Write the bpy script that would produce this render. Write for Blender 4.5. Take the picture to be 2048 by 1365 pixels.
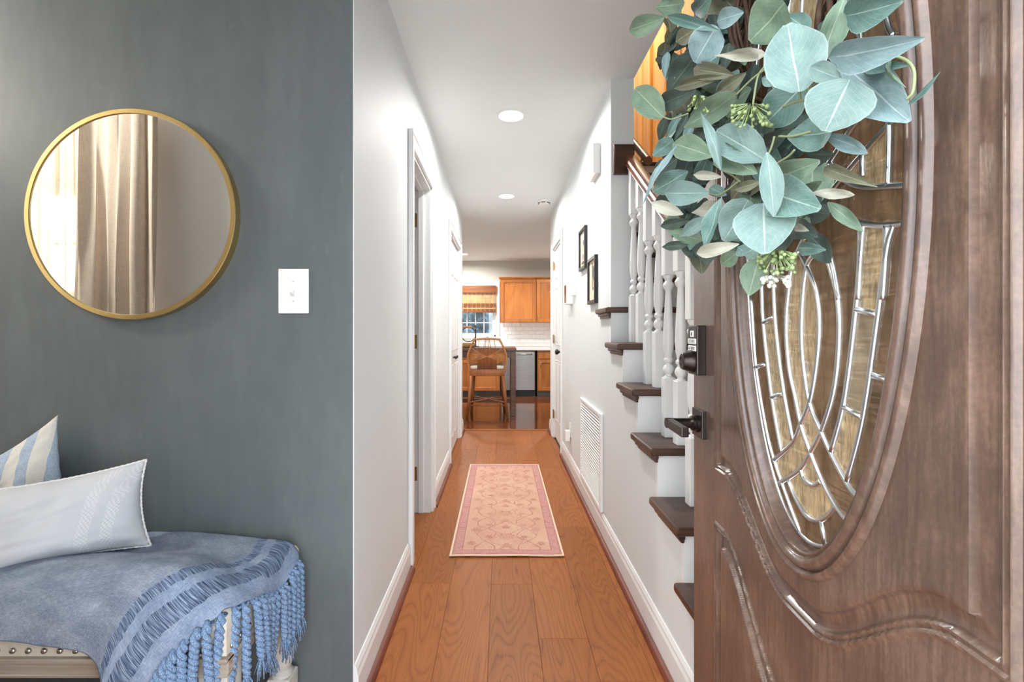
import bpy, bmesh, math, random
import numpy as np
from mathutils import Vector, Matrix, noise as mnoise

# ------------------------------------------------------------------ clear
for o in list(bpy.data.objects):
    bpy.data.objects.remove(o, do_unlink=True)
scene = bpy.context.scene
COL = scene.collection
random.seed(7)
PI = math.pi

# ------------------------------------------------------------------ camera
FPX, CX, CY, H = 935.0, 1002.0, 662.0, 1.17
cam_d = bpy.data.cameras.new('camera')
cam = bpy.data.objects.new('camera', cam_d); COL.objects.link(cam)
cam.location = (0, 0, H); cam.rotation_euler = (PI/2, 0, 0)
cam_d.sensor_width = 36.0; cam_d.lens = 36.0*FPX/2048
cam_d.shift_x = (1024-CX)/2048; cam_d.shift_y = -(682.5-CY)/2048
cam_d.clip_start = 0.01
scene.camera = cam

# ------------------------------------------------------------------ world, daylight portals, exposure
EXPOSURE = 0.27
WORLD_STRENGTH = 6.0
CAN_POWER = 24.0
w = bpy.data.worlds.new('sky'); scene.world = w; w.use_nodes = True
bgn = w.node_tree.nodes['Background']
bgn.inputs[0].default_value = (0.90, 0.95, 1.0, 1); bgn.inputs[1].default_value = WORLD_STRENGTH
def portal(name, loc, rot, sx, sy):
    d = bpy.data.lights.new(name, 'AREA'); d.shape = 'RECTANGLE'; d.size = sx; d.size_y = sy
    d.cycles.is_portal = True
    o = bpy.data.objects.new(name, d); COL.objects.link(o); o.location = loc; o.rotation_euler = rot
    o['kind'] = 'helper'
portal('daylight_portal_doorway', (-0.02, 0.10, 1.03), (PI/2, 0, 0), 0.92, 2.06)
portal('daylight_portal_living', (-2.65, 0.10, 1.38), (PI/2, 0, 0), 1.2, 1.25)
portal('daylight_portal_kitchen', (-0.65, 9.06, 1.55), (-PI/2, 0, 0), 1.1, 1.0)
vs = scene.view_settings
vs.view_transform = 'Standard'; vs.look = 'None'; vs.gamma = 1.0; vs.use_curve_mapping = False
vs.exposure = EXPOSURE
try:
    scene.cycles.max_bounces = 10; scene.cycles.diffuse_bounces = 6; scene.cycles.transparent_max_bounces = 16
    scene.cycles.sample_clamp_indirect = 6.0
    scene.cycles.use_denoising = True
except Exception: pass

# ------------------------------------------------------------------ helpers: nodes
class X:
    """tiny wrapper so node maths can be written as expressions"""
    def __init__(s, nt, v): s.nt, s.v = nt, v
    def _op(s, op, b=None, c=None):
        n = s.nt.nodes.new('ShaderNodeMath'); n.operation = op
        for i, q in enumerate((s, b, c)):
            if q is None: continue
            q = q.v if isinstance(q, X) else q
            if isinstance(q, (int, float)): n.inputs[i].default_value = q
            else: s.nt.links.new(q, n.inputs[i])
        return X(s.nt, n.outputs[0])
    def __add__(s, b): return s._op('ADD', b)
    def __sub__(s, b): return s._op('SUBTRACT', b)
    def __mul__(s, b): return s._op('MULTIPLY', b)
    def __truediv__(s, b): return s._op('DIVIDE', b)
    def __rsub__(s, a): return X(s.nt, a)._op('SUBTRACT', s)
    __radd__ = __add__; __rmul__ = __mul__
    def abs(s): return s._op('ABSOLUTE')
    def sin(s): return s._op('SINE')
    def frac(s): return s._op('FRACT')
    def sqrt(s): return s._op('SQRT')
    def pow(s, b): return s._op('POWER', b)
    def lt(s, b): return s._op('LESS_THAN', b)
    def gt(s, b): return s._op('GREATER_THAN', b)
    def min(s, b): return s._op('MINIMUM', b)
    def max(s, b): return s._op('MAXIMUM', b)
    def pingpong(s, b): return s._op('PINGPONG', b)
    def atan2(s, b): return s._op('ARCTAN2', b)
    def clamp(s):
        r = s._op('ADD', 0.0); r.v.node.use_clamp = True; return r
    def smooth(s, a, b):
        n = s.nt.nodes.new('ShaderNodeMapRange'); n.interpolation_type = 'SMOOTHSTEP'
        s.nt.links.new(s.v, n.inputs[0]); n.inputs[1].default_value = a; n.inputs[2].default_value = b
        return X(s.nt, n.outputs[0])

MATS = {}
class M:
    """material builder"""
    def __init__(s, name, rough=0.5, metal=0.0, spec=0.5):
        s.m = bpy.data.materials.new(name); s.m.use_nodes = True
        s.nt = s.m.node_tree; s.b = s.nt.nodes['Principled BSDF']
        s.b.inputs['Roughness'].default_value = rough; s.b.inputs['Metallic'].default_value = metal
        s.b.inputs['Specular IOR Level'].default_value = spec
        MATS[name] = s.m
    def coord(s, kind='Object'):
        n = s.nt.nodes.new('ShaderNodeTexCoord'); return n.outputs[kind]
    def geo(s):
        n = s.nt.nodes.new('ShaderNodeNewGeometry'); return n.outputs['Position']
    def rnd(s):
        n = s.nt.nodes.new('ShaderNodeObjectInfo'); return X(s.nt, n.outputs['Random'])
    def xyz(s, sock):
        n = s.nt.nodes.new('ShaderNodeSeparateXYZ'); s.nt.links.new(sock, n.inputs[0])
        return [X(s.nt, n.outputs[i]) for i in range(3)]
    def comb(s, x, y, z):
        n = s.nt.nodes.new('ShaderNodeCombineXYZ')
        for i, q in enumerate((x, y, z)):
            q = q.v if isinstance(q, X) else q
            if isinstance(q, (int, float)): n.inputs[i].default_value = q
            else: s.nt.links.new(q, n.inputs[i])
        return n.outputs[0]
    def noise(s, vec, scale=5, detail=3, rough=0.5, dist=0.0):
        n = s.nt.nodes.new('ShaderNodeTexNoise'); n.inputs['Scale'].default_value = scale
        n.inputs['Detail'].default_value = detail; n.inputs['Roughness'].default_value = rough
        n.inputs['Distortion'].default_value = dist
        s.nt.links.new(vec, n.inputs['Vector']); return X(s.nt, n.outputs['Fac'])
    def vor(s, vec, scale=5, feature='F1'):
        n = s.nt.nodes.new('ShaderNodeTexVoronoi'); n.feature = feature; n.inputs['Scale'].default_value = scale
        s.nt.links.new(vec, n.inputs['Vector']); return X(s.nt, n.outputs['Distance'])
    def ramp(s, fac, stops):
        n = s.nt.nodes.new('ShaderNodeValToRGB')
        if isinstance(fac.v, (int, float)): n.inputs[0].default_value = fac.v
        else: s.nt.links.new(fac.v, n.inputs[0])
        e = n.color_ramp.elements
        while len(e) < len(stops): e.new(0.5)
        for i, (p, c) in enumerate(stops): e[i].position = p; e[i].color = (*c, 1)
        return n.outputs[0]
    def mix(s, fac, a, b, mode='MIX'):
        n = s.nt.nodes.new('ShaderNodeMix'); n.data_type = 'RGBA'; n.blend_type = mode
        for sock, q in ((n.inputs[0], fac), (n.inputs[6], a), (n.inputs[7], b)):
            q = q.v if isinstance(q, X) else q
            if isinstance(q, (int, float)): sock.default_value = q
            elif isinstance(q, tuple): sock.default_value = (*q, 1)
            else: s.nt.links.new(q, sock)
        return n.outputs[2]
    def color(s, c):
        if isinstance(c, tuple): s.b.inputs['Base Color'].default_value = (*c, 1)
        else: s.nt.links.new(c, s.b.inputs['Base Color'])
        return s
    def rough(s, r):
        s.nt.links.new(r.v, s.b.inputs['Roughness']); return s
    def bump(s, h, strength=0.2, dist=0.002):
        n = s.nt.nodes.new('ShaderNodeBump'); n.inputs['Strength'].default_value = strength
        n.inputs['Distance'].default_value = dist
        s.nt.links.new(h.v, n.inputs['Height']); s.nt.links.new(n.outputs[0], s.b.inputs['Normal']); return s

def rgb(r, g, b):
    f = lambda c: (c/255/12.92) if c <= 10 else ((c/255+0.055)/1.055)**2.4
    return (f(r), f(g), f(b))

def plain(name, col, rough=0.5, metal=0.0, var=0.06, scale=12.0, bump=0.0, bscale=80.0, spec=0.5):
    m = M(name, rough, metal, spec); c = m.coord()
    n = m.noise(c, scale, 3)
    lo = tuple(max(0, q*(1-var)) for q in col); hi = tuple(min(1, q*(1+var)) for q in col)
    m.color(m.ramp(n, [(0.3, lo), (0.7, hi)]))
    if bump: m.bump(m.noise(c, bscale, 2), bump, 0.001)
    return m.m

def wood(name, dark, mid, light, axis='Y', lines=9.0, rough=0.35, stretch=(4.0, 0.55), fine=160.0, contrast=0.5, bump=0.08, spec=0.5, per_object=True, tone=0.25):
    """contour lines of stretched noise make the cathedral figure; fine streaks on top"""
    m = M(name, rough, 0, spec)
    c = m.xyz(m.coord())
    along = {'X': 0, 'Y': 1, 'Z': 2}[axis]
    oth = [i for i in range(3) if i != along]
    r = m.rnd() if per_object else X(m.nt, 0.37)
    a = c[along]; p = c[oth[0]]; q = c[oth[1]]
    off = r*37.0
    v = m.comb(p*stretch[0]+off, a*stretch[1]+off*1.7, q*stretch[0])
    n = m.noise(v, 1.0, 1.5, 0.45, 0.25)
    ringv = (n*lines).frac()
    line = ((ringv-0.5).abs()*2.0).pow(0.32)
    fv = m.comb(p*fine, a*(fine*0.03)+off, q*fine)
    fn = m.noise(fv, 1.0, 2, 0.6)
    big = m.noise(m.comb(p*2.0+off, a*0.5, q*2.0), 1.0, 2)
    t = line*contrast + fn*(1-contrast)*0.8 + (big-0.5)*0.3
    colr = m.ramp(t, [(0.12, dark), (0.45, mid), (0.85, light)])
    tonec = m.ramp(r, [(0.0, (1-tone,)*3), (1.0, (1.0+tone*0.4,)*3)])
    m.color(m.mix(1.0, colr, tonec, 'MULTIPLY'))
    m.bump(t, bump, 0.001)
    return m.m

# ------------------------------------------------------------------ helpers: geometry
ORG = {}
class G:
    """collects shapes for ONE mesh"""
    def __init__(s): s.bm = bmesh.new()
    def box(s, x0, x1, y0, y1, z0, z1, bev=0.0, seg=2):
        r = bmesh.ops.create_cube(s.bm, size=1.0)
        vv = r['verts']
        for v in vv:
            v.co = Vector((x0+(v.co.x+0.5)*(x1-x0), y0+(v.co.y+0.5)*(y1-y0), z0+(v.co.z+0.5)*(z1-z0)))
        if bev > 0:
            es = list({e for v in vv for e in v.link_edges})
            bmesh.ops.bevel(s.bm, geom=es, offset=bev, segments=seg, affect='EDGES', profile=0.6)
        return s
    def prism(s, poly, f0, f1):
        """poly: list of 2d points; f0,f1: functions mapping (a,b)->Vector for both ends"""
        a = [s.bm.verts.new(f0(*p)) for p in poly]; b = [s.bm.verts.new(f1(*p)) for p in poly]
        n = len(poly)
        s.bm.faces.new(a); s.bm.faces.new(b[::-1])
        for i in range(n):
            s.bm.faces.new((a[i], b[i], b[(i+1) % n], a[(i+1) % n]))
        return s
    def tube(s, pts, r, n=8, closed=False, caps=True):
        pts = [Vector(p) for p in pts]; m = len(pts)
        rs = r if isinstance(r, (list, tuple)) else [r]*m
        rings = []; prev = None
        for i, p in enumerate(pts):
            if closed: t = pts[(i+1) % m]-pts[i-1]
            else: t = pts[min(i+1, m-1)]-pts[max(i-1, 0)]
            if t.length < 1e-9: t = Vector((0, 0, 1))
            t.normalize()
            if prev is None:
                up = Vector((0, 0, 1)) if abs(t.z) < 0.9 else Vector((1, 0, 0))
                u = t.cross(up).normalized()
            else:
                u = prev-t*prev.dot(t)
                u = u.normalized() if u.length > 1e-6 else t.orthogonal().normalized()
            prev = u; wv = t.cross(u)
            rings.append([s.bm.verts.new(p+(u*math.cos(2*PI*k/n)+wv*math.sin(2*PI*k/n))*rs[i]) for k in range(n)])
        rng = range(m) if closed else range(m-1)
        for i in rng:
            A, B = rings[i], rings[(i+1) % m]
            for k in range(n):
                s.bm.faces.new((A[k], A[(k+1) % n], B[(k+1) % n], B[k]))
        if caps and not closed:
            s.bm.faces.new(rings[0][::-1]); s.bm.faces.new(rings[-1])
        return s
    def lathe(s, prof, center, n=20, axis='Z', caps=True):
        """prof: (radius, height) list along axis from center"""
        c = Vector(center); rings = []
        for r, h in prof:
            ring = []
            for k in range(n):
                a = 2*PI*k/n; u, v = r*math.cos(a), r*math.sin(a)
                d = {'Z': Vector((u, v, h)), 'X': Vector((h, u, v)), 'Y': Vector((v, h, u))}[axis]
                ring.append(s.bm.verts.new(c+d))
            rings.append(ring)
        for A, B in zip(rings, rings[1:]):
            for k in range(n):
                s.bm.faces.new((A[k], A[(k+1) % n], B[(k+1) % n], B[k]))
        if caps:
            s.bm.faces.new(rings[0][::-1]); s.bm.faces.new(rings[-1])
        return s
    def grid(s, f, nu, nv):
        V = [[s.bm.verts.new(f(i/nu, j/nv)) for j in range(nv+1)] for i in range(nu+1)]
        for i in range(nu):
            for j in range(nv):
                s.bm.faces.new((V[i][j], V[i+1][j], V[i+1][j+1], V[i][j+1]))
        return s
    def bar(s, a, b, wx, wy, up=(0, 0, 1)):
        """rectangular bar from a to b"""
        a, b = Vector(a), Vector(b); t = (b-a).normalized(); u = t.cross(Vector(up))
        if u.length < 1e-5: u = t.cross(Vector((0, 1, 0)))
        u.normalize(); v = u.cross(t)
        q = [(-1, -1), (1, -1), (1, 1), (-1, 1)]
        A = [s.bm.verts.new(a+u*i*wx/2+v*j*wy/2) for i, j in q]; B = [s.bm.verts.new(b+u*i*wx/2+v*j*wy/2) for i, j in q]
        s.bm.faces.new(A[::-1]); s.bm.faces.new(B)
        for k in range(4): s.bm.faces.new((A[k], A[(k+1) % 4], B[(k+1) % 4], B[k]))
        return s
    def build(s, name, mat, parent=None, smooth=False, auto=False):
        bmesh.ops.recalc_face_normals(s.bm, faces=s.bm.faces)
        me = bpy.data.meshes.new(name)
        if parent is not None:
            org = ORG.get(parent.name, Vector((0, 0, 0)))
            for v in s.bm.verts: v.co -= org
            loc = Vector((0, 0, 0))
        else:
            cs = [v.co for v in s.bm.verts]
            lo = Vector((min(c.x for c in cs), min(c.y for c in cs), min(c.z for c in cs)))
            hi = Vector((max(c.x for c in cs), max(c.y for c in cs), max(c.z for c in cs)))
            org = Vector(((lo.x+hi.x)/2, (lo.y+hi.y)/2, lo.z)); loc = org
            for v in s.bm.verts: v.co -= org
        s.bm.to_mesh(me); s.bm.free()
        if smooth:
            me.polygons.foreach_set('use_smooth', [True]*len(me.polygons))
        if auto:
            try: me.set_sharp_from_angle(angle=math.radians(35))
            except Exception: pass
        o = bpy.data.objects.new(name, me); COL.objects.link(o); o.location = loc
        me.materials.append(mat.m if isinstance(mat, M) else mat)
        ORG[o.name] = org.copy()
        if parent is not None: o.parent = parent
        return o

def tag(o, label=None, cat=None, group=None, kind=None):
    if label: o['label'] = label
    if cat: o['category'] = cat
    if group: o['group'] = group
    if kind: o['kind'] = kind
    return o
def thing(name, loc, label, cat, group=None, local=False, rot=None, kind=None):
    o = bpy.data.objects.new(name, None); COL.objects.link(o); o.location = loc; o.empty_display_size = 0.05
    if rot: o.rotation_euler = rot
    ORG[o.name] = Vector((0, 0, 0)) if local else Vector(loc)
    return tag(o, label, cat, group, kind)
def struct(o, label=None):
    o['kind'] = 'structure'
    if label: o['label'] = label
    return o
def share(src, parent, offset, rot=None):
    """another copy of a part, sharing its mesh"""
    c = src.copy(); COL.objects.link(c); c.parent = parent
    c.location = src.location+Vector(offset)
    if rot: c.rotation_euler = rot
    ORG[c.name] = ORG.get(src.name, Vector((0, 0, 0)))
    return c
def px(x, y, Y): return Vector(((x-CX)*Y/FPX, Y, H+(CY-y)*Y/FPX))
def smoothstep(a, b, x):
    t = min(1, max(0, (x-a)/(b-a))); return t*t*(3-2*t)

# ------------------------------------------------------------------ materials
def wall_mat(name, col, mottling=0.03, rough=0.75):
    m = M(name, rough, 0, 0.3); g = m.geo()
    n = m.noise(g, 1.6, 4, 0.6)
    m.color(m.ramp(n, [(0.25, tuple(c*(1-mottling) for c in col)), (0.75, tuple(min(1, c*(1+mottling)) for c in col))]))
    m.bump(m.noise(g, 140, 2), 0.12, 0.001)
    return m.m
WHITE = wall_mat('wall_paint_white', (0.69, 0.717, 0.722), 0.02, 0.6)
CEIL = wall_mat('ceiling_paint', (0.82, 0.855, 0.865), 0.015, 0.8)
KWALL = wall_mat('kitchen_wall_paint', (0.62, 0.61, 0.57), 0.02, 0.7)
BEIGE = wall_mat('living_wall_paint', (0.86, 0.83, 0.81), 0.02, 0.7)
TRIM = plain('trim_paint_white', (0.765, 0.775, 0.775), 0.32, var=0.015)
def dark_wall_mat():
    m = M('accent_wall_slate_paint', 0.55, 0, 0.35); g = m.geo(); c = m.xyz(g)
    big = m.noise(g, 1.3, 4, 0.6)
    streak = m.noise(m.comb(c[0]*9.0, c[1], c[2]*1.6), 1.0, 4, 0.65)
    fine = m.noise(m.comb(c[0]*30, c[1]*30, c[2]*12), 1.0, 3)
    t = big*0.45+streak*0.35+fine*0.2
    m.color(m.ramp(t, [(0.25, rgb(84, 91, 92)), (0.5, rgb(96, 103, 105)), (0.8, rgb(112, 119, 121))]))
    patch = (m.noise(g, 5.0, 4, 0.7)*0.5+m.noise(m.comb(c[0]*14, c[1], c[2]*5), 1.0, 3, 0.6)*0.5).smooth(0.58, 0.68)
    lk = [q for q in m.nt.links if q.to_socket == m.b.inputs['Base Color']][0].from_socket
    m.color(m.mix(patch*0.28, lk, rgb(124, 130, 130)))
    m.rough(X(m.nt, 0.62)-(t*0.22)); m.bump(m.noise(g, 60, 4), 0.15, 0.001)
    return m.m
DARK = dark_wall_mat()
FLOORW = wood('oak_plank_floor', rgb(88, 47, 20), rgb(141, 81, 36), rgb(163, 99, 49), 'Y', 26, 0.44, (6.5, 0.9), 230, 0.40, 0.10, 0.25, True, 0.12)
KFLOORW = wood('dark_glossy_kitchen_boards', rgb(56, 28, 16), rgb(98, 54, 30), rgb(124, 72, 42), 'X', 7, 0.09, (5.0, 0.6), 150, 0.4, 0.04, 0.6, True, 0.3)
SHOE = wood('red_brown_shoe_moulding', rgb(74, 32, 20), rgb(108, 52, 34), rgb(128, 66, 44), 'Y', 6, 0.4, per_object=False)
WALNUT = wood('dark_walnut_stair', rgb(38, 22, 16), rgb(66, 42, 31), rgb(92, 62, 46), 'X', 8, 0.36, (6, 0.9), 200, 0.4, 0.1)
RAILW = wood('reddish_brown_handrail', rgb(60, 30, 18), rgb(104, 62, 40), rgb(132, 84, 56), 'Y', 6, 0.3, per_object=False)
BRASS = plain('brass', (0.60, 0.40, 0.14), 0.28, 1.0, 0.05)
GOLD = plain('brushed_gold', (0.62, 0.46, 0.20), 0.30, 1.0, 0.05)
STEEL = plain('nickel_nailhead', (0.50, 0.47, 0.44), 0.25, 1.0, 0.1)
LEAD = plain('silver_lead_came', (0.70, 0.73, 0.75), 0.28, 1.0, 0.1)
BLACK = plain('black_metal', (0.02, 0.02, 0.022), 0.35, 0.3, 0.1)
BRONZE = plain('oil_rubbed_bronze', (0.045, 0.035, 0.032), 0.3, 0.8, 0.2)
PLASTIC = plain('white_plastic', (0.83, 0.83, 0.82), 0.3, var=0.01)

# ================================================================== SETTING
WL, WR, WT = -0.454, 0.58, 0.12         # hall wall faces, wall thickness
YD, YE, CH = 1.444, 5.5, 2.5            # accent wall, hall end, ceiling height
KY = 8.9                                # kitchen far wall
EX0, EX1 = 0.117, 0.267                 # outer wall
# ---- floors
fl = G().box(-4.5, 1.7, EX0, YE, -0.06, -0.014).build('floor', plain('subfloor', (0.12, 0.06, 0.03), 0.6))
struct(fl, 'oak plank floor of the entry and hall')
struct(G().box(-4.5, -2.65, EX1, YD, -0.014, 0.0).build('floor_living', FLOORW))
def plank_mesh(wd, ln):
    g = G().box(-wd/2+0.0003, wd/2-0.0003, -ln/2+0.0003, ln/2-0.0003, -0.012, 0.0, 0.0007, 1)
    return g
PLANKS = {}
def plank(x0, x1, y0, y1, parent, mat):
    key = (round(x1-x0, 3), round(y1-y0, 3), mat.name)
    loc = Vector(((x0+x1)/2, (y0+y1)/2, 0))
    if key not in PLANKS:
        me = plank_mesh(x1-x0, y1-y0).build('plank_tmp', mat)
        d = me.data
        off = ORG[me.name]
        d.transform(Matrix.Translation(off)); bpy.data.objects.remove(me)
        d.name = 'plank'; PLANKS[key] = d
    o = bpy.data.objects.new('plank', PLANKS[key]); COL.objects.link(o); o.parent = parent
    o.location = loc-ORG[parent.name]
    return o
bounds = [0.143+0.188*i for i in range(-15, 4)]
joint0 = {0: 1.78, 1: 0.95, 2: 1.42, 3: 2.157, 4: 1.776}      # first end joints by column
for i, (a, b) in enumerate(zip(bounds, bounds[1:])):
    if a >= 0.58: continue
    b2 = min(b, 0.58)
    col = i-12
    if b2 <= WL-0.09:
        y1 = YD
        ys = [EX1, EX1+0.25+((i*0.37) % 0.7), y1]
    else:
        j = joint0.get(col+1, 1.3+(i*0.41) % 0.9)
        ys = [EX1]
        while j-1.22 > EX1+0.1: j -= 1.22
        while j < YE-0.06:
            ys.append(j); j += 1.22
        ys.append(YE-0.035)
        a2 = a
    for y0, y1 in zip(ys, ys[1:]):
        plank(a, b2, y0, y1, fl, FLOORW)
# rooms behind the left openings
struct(G().box(-2.5, -0.55, YD+0.12, YE, -0.014, 0.0).build('floor_side_room', FLOORW))
kf = struct(G().box(-3.0, 2.6, YE, KY+0.1, -0.06, -0.014).build('floor_kitchen', plain('kitchen_subfloor', (0.03, 0.015, 0.01), 0.5)), 'dark glossy wood floor of the kitchen')
yy = YE; k = 0
while yy < KY-0.02:
    y1 = min(yy+0.125, KY)
    off = (k*0.53) % 1.2
    xs = [-2.0]+[x for x in (-2.0+off+1.2*q for q in range(0, 5)) if -1.95 < x < 1.95]+[2.0]
    for a, b in zip(xs, xs[1:]): plank(a, b, yy, y1, kf, KFLOORW)
    yy = y1; k += 1
struct(G().box(WL, WR, YE-0.035, YE+0.03, -0.012, 0.008, 0.006).build('trim_threshold', FLOORW))
# porch outside the front door
struct(G().box(-4, 4, -4, EX0, -0.2, -0.06).build('ground_porch', plain('porch_concrete', (0.42, 0.41, 0.39), 0.8, var=0.1)))

# ---- ceiling
struct(G().box(-4.5, 0.70, EX1, YE, CH, CH+0.28).build('ceiling', CEIL), 'white hall ceiling')
struct(G().box(-3.0, 2.6, YE, KY, CH, CH+0.28).build('ceiling_kitchen', CEIL))

# ---- walls
def wall_x(name, x0, x1, y0, y1, z0, z1, openings, mat):
    """wall running along Y with door openings (ya,yb,top) from the floor"""
    g = G(); y = y0
    for ya, yb, top in sorted(openings):
        g.box(x0, x1, y, ya, z0, z1); g.box(x0, x1, ya, yb, top, z1); y = yb
    g.box(x0, x1, y, y1, z0, z1)
    return struct(g.build(name, mat))
OP1 = (2.36, 3.02, 2.09); OP2 = (4.12, 5.10, 2.06); OP3 = (4.45, 5.14, 2.06)
wl = wall_x('wall_left', WL-WT, WL, YD+WT, YE, 0, CH, [OP1, OP2], WHITE)
struct(G().box(WL-0.004, WL, YD+0.0006, YD+WT, 0, CH).build('wall_left_corner', WHITE))
struct(G().box(-4.5, WL-0.0035, YD, YD+WT, 0, CH).build('wall_accent', DARK), 'slate blue grey painted accent wall')
wr = wall_x('wall_right', WR, WR+WT, 2.465, YE, 0, CH, [OP3], WHITE)
# exterior wall with doorway and window
g = G(); DX0, DX1 = -0.49, 0.452; WX0, WX1, WZ0, WZ1 = -3.25, -2.05, 0.75, 2.0
g.box(-4.5, WX0, EX0, EX1, 0, CH); g.box(WX1, DX0, EX0, EX1, 0, CH); g.box(DX1, 1.72, EX0, EX1, 0, 5.2)
g.box(WX0, WX1, EX0, EX1, 0, WZ0); g.box(WX0, WX1, EX0, EX1, WZ1, CH); g.box(DX0, DX1, EX0, EX1, 2.09, CH)
struct(g.build('wall_exterior', BEIGE))
struct(G().box(-4.62, -4.5, EX0, YD, 0, CH).build('wall_living_end', BEIGE))
# side rooms behind the left openings
struct(G().box(-2.6, -2.5, YD+WT, YE, 0, CH).build('wall_side_room', WHITE))
struct(G().box(-2.5, WL-WT, 3.75, 3.85, 0, CH).build('wall_partition', WHITE))
struct(G().box(-1.3, -1.22, 3.85, YE-0.12, 0, CH).build('wall_closet_back', WHITE))
# kitchen shell
g = G(); KX0, KX1, KZ0, KZ1 = -1.2, -0.10, 1.06, 2.03
g.box(-3, KX0, KY, KY+0.14, 0, CH); g.box(KX1, 2.6, KY, KY+0.14, 0, CH)
g.box(KX0, KX1, KY, KY+0.14, 0, KZ0); g.box(KX0, KX1, KY, KY+0.14, KZ1, CH)
struct(g.build('wall_kitchen', KWALL), 'pale grey kitchen wall')
struct(G().box(-3.1, -3.0, YE, KY, 0, CH).build('wall_kitchen_left', KWALL))
struct(G().box(2.6, 2.7, YE, KY, 0, CH).build('wall_kitchen_right', KWALL))
struct(G().box(-3.0, WL-WT, YE-0.12, YE, 0, CH).build('wall_kitchen_return_left', KWALL))
struct(G().box(WR+WT, 2.6, YE-0.12, YE, 0, CH).build('wall_kitchen_return_right', KWALL))
# stairwell shell
struct(G().box(1.6, 1.72, EX1, 6.0, 0, 5.2).build('wall_stairwell', WHITE))
struct(G().box(WR, WR+WT, EX1, 6.0, CH+0.28, 5.2).build('wall_stairwell_upper', WHITE))
struct(G().box(WR+WT, 1.6, 5.6, 5.72, 2.775, 5.2).build('wall_landing', WHITE))
struct(G().box(WR, 1.72, EX1, 6.0, 5.2, 5.3).build('ceiling_stairwell', CEIL))

# ---- staircase numbers
RISE, RUN, Y4 = 0.185, 0.248, 1.733
def ry(k): return Y4+RUN*(k-4)          # riser plane of step k
# wall under the stairs, stepped
poly = [(ry(1), 0.0)]
for k in range(1, 8):
    poly.append((ry(k), RISE*k-0.03))
    if k < 7: poly.append((ry(k+1), RISE*k-0.03))
poly += [(2.4655, RISE*7-0.03), (2.4655, 0)]
poly = [p for p in poly if p[0] <= 2.4655]
poly = [(ry(1), 0.0)]
for k in range(1, 7):
    poly.append((ry(k), RISE*k-0.03)); poly.append((min(ry(k+1), 2.465), RISE*k-0.03))
poly.append((2.465, 0.0))
struct(G().prism(poly, lambda a, b: Vector((WR, a, b)), lambda a, b: Vector((WR+WT, a, b))).build('wall_under_stairs', WHITE), 'white painted wall under the stairs')

# ---- baseboards and shoe mouldings
def base_prof(side):                     # side: +1 sticks out toward +X
    return [(0, 0), (0.014*side, 0), (0.014*side, 0.098), (0.010*side, 0.112), (0.010*side, 0.120), (0.004*side, 0.135), (0, 0.135)]
def run_y(name, x, side, y0, y1, prof, mat, parent=None):
    return G().prism(prof, lambda a, b: Vector((x+a, y0, b)), lambda a, b: Vector((x+a, y1, b))).build(name, mat, parent)
def shoe_prof(side):
    r = 0.022; return [(0.014*side, 0.0)]+[((0.014+r*math.cos(q*PI/10))*side, 0.001+r*math.sin(q*PI/10)) for q in range(6)]
n = 0
for x, side, y0, y1 in ((WL, 1, YD, 2.285), (WL, 1, 3.095, 4.045), (WR, -1, 0.96, 4.375), (WR, -1, 5.215, YE), (WL, 1, 5.18, YE)):
    nm = 'baseboard_left' if side > 0 else 'baseboard_right'
    struct(run_y(nm, x, side, y0, y1, base_prof(side), TRIM))
    struct(run_y('trim_shoe', x, side, y0, y1, shoe_prof(side), SHOE))
# ---- door and closet casings, left wall and right wall
def casing(name, xf, side, op, wd=0.07, th=0.018):
    """flat casing with backband round an opening on a wall face xf; side=+1 means room at +X"""
    ya, yb, top = op; e = xf+side*th; e2 = xf+side*(th+0.006)
    lo = lambda a, b: (min(a, b), max(a, b))
    o = None
    g = G()
    for y0, y1 in ((ya-wd, ya), (yb, yb+wd)):
        x0, x1 = lo(xf, e); g.box(x0, x1, y0, y1, 0, top+wd, 0.003, 1)
    x0, x1 = lo(xf, e); g.box(x0, x1, ya-0.0005, yb+0.0005, top, top+wd, 0.003, 1)
    x0, x1 = lo(xf, e2)
    g.box(x0, x1, ya-wd-0.004, ya-wd+0.012, 0, top+wd+0.004, 0.004, 1); g.box(x0, x1, yb+wd-0.012, yb+wd+0.004, 0, top+wd+0.004, 0.004, 1)
    g.box(x0, x1, ya-wd, yb+wd, top+wd-0.012, top+wd+0.004, 0.004, 1)
    return struct(g.build(name, TRIM))
casing('trim_doorway', WL, 1, OP1); casing('trim_closet', WL, 1, OP2); casing('trim_hall_door', WR, -1, OP3)
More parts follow.
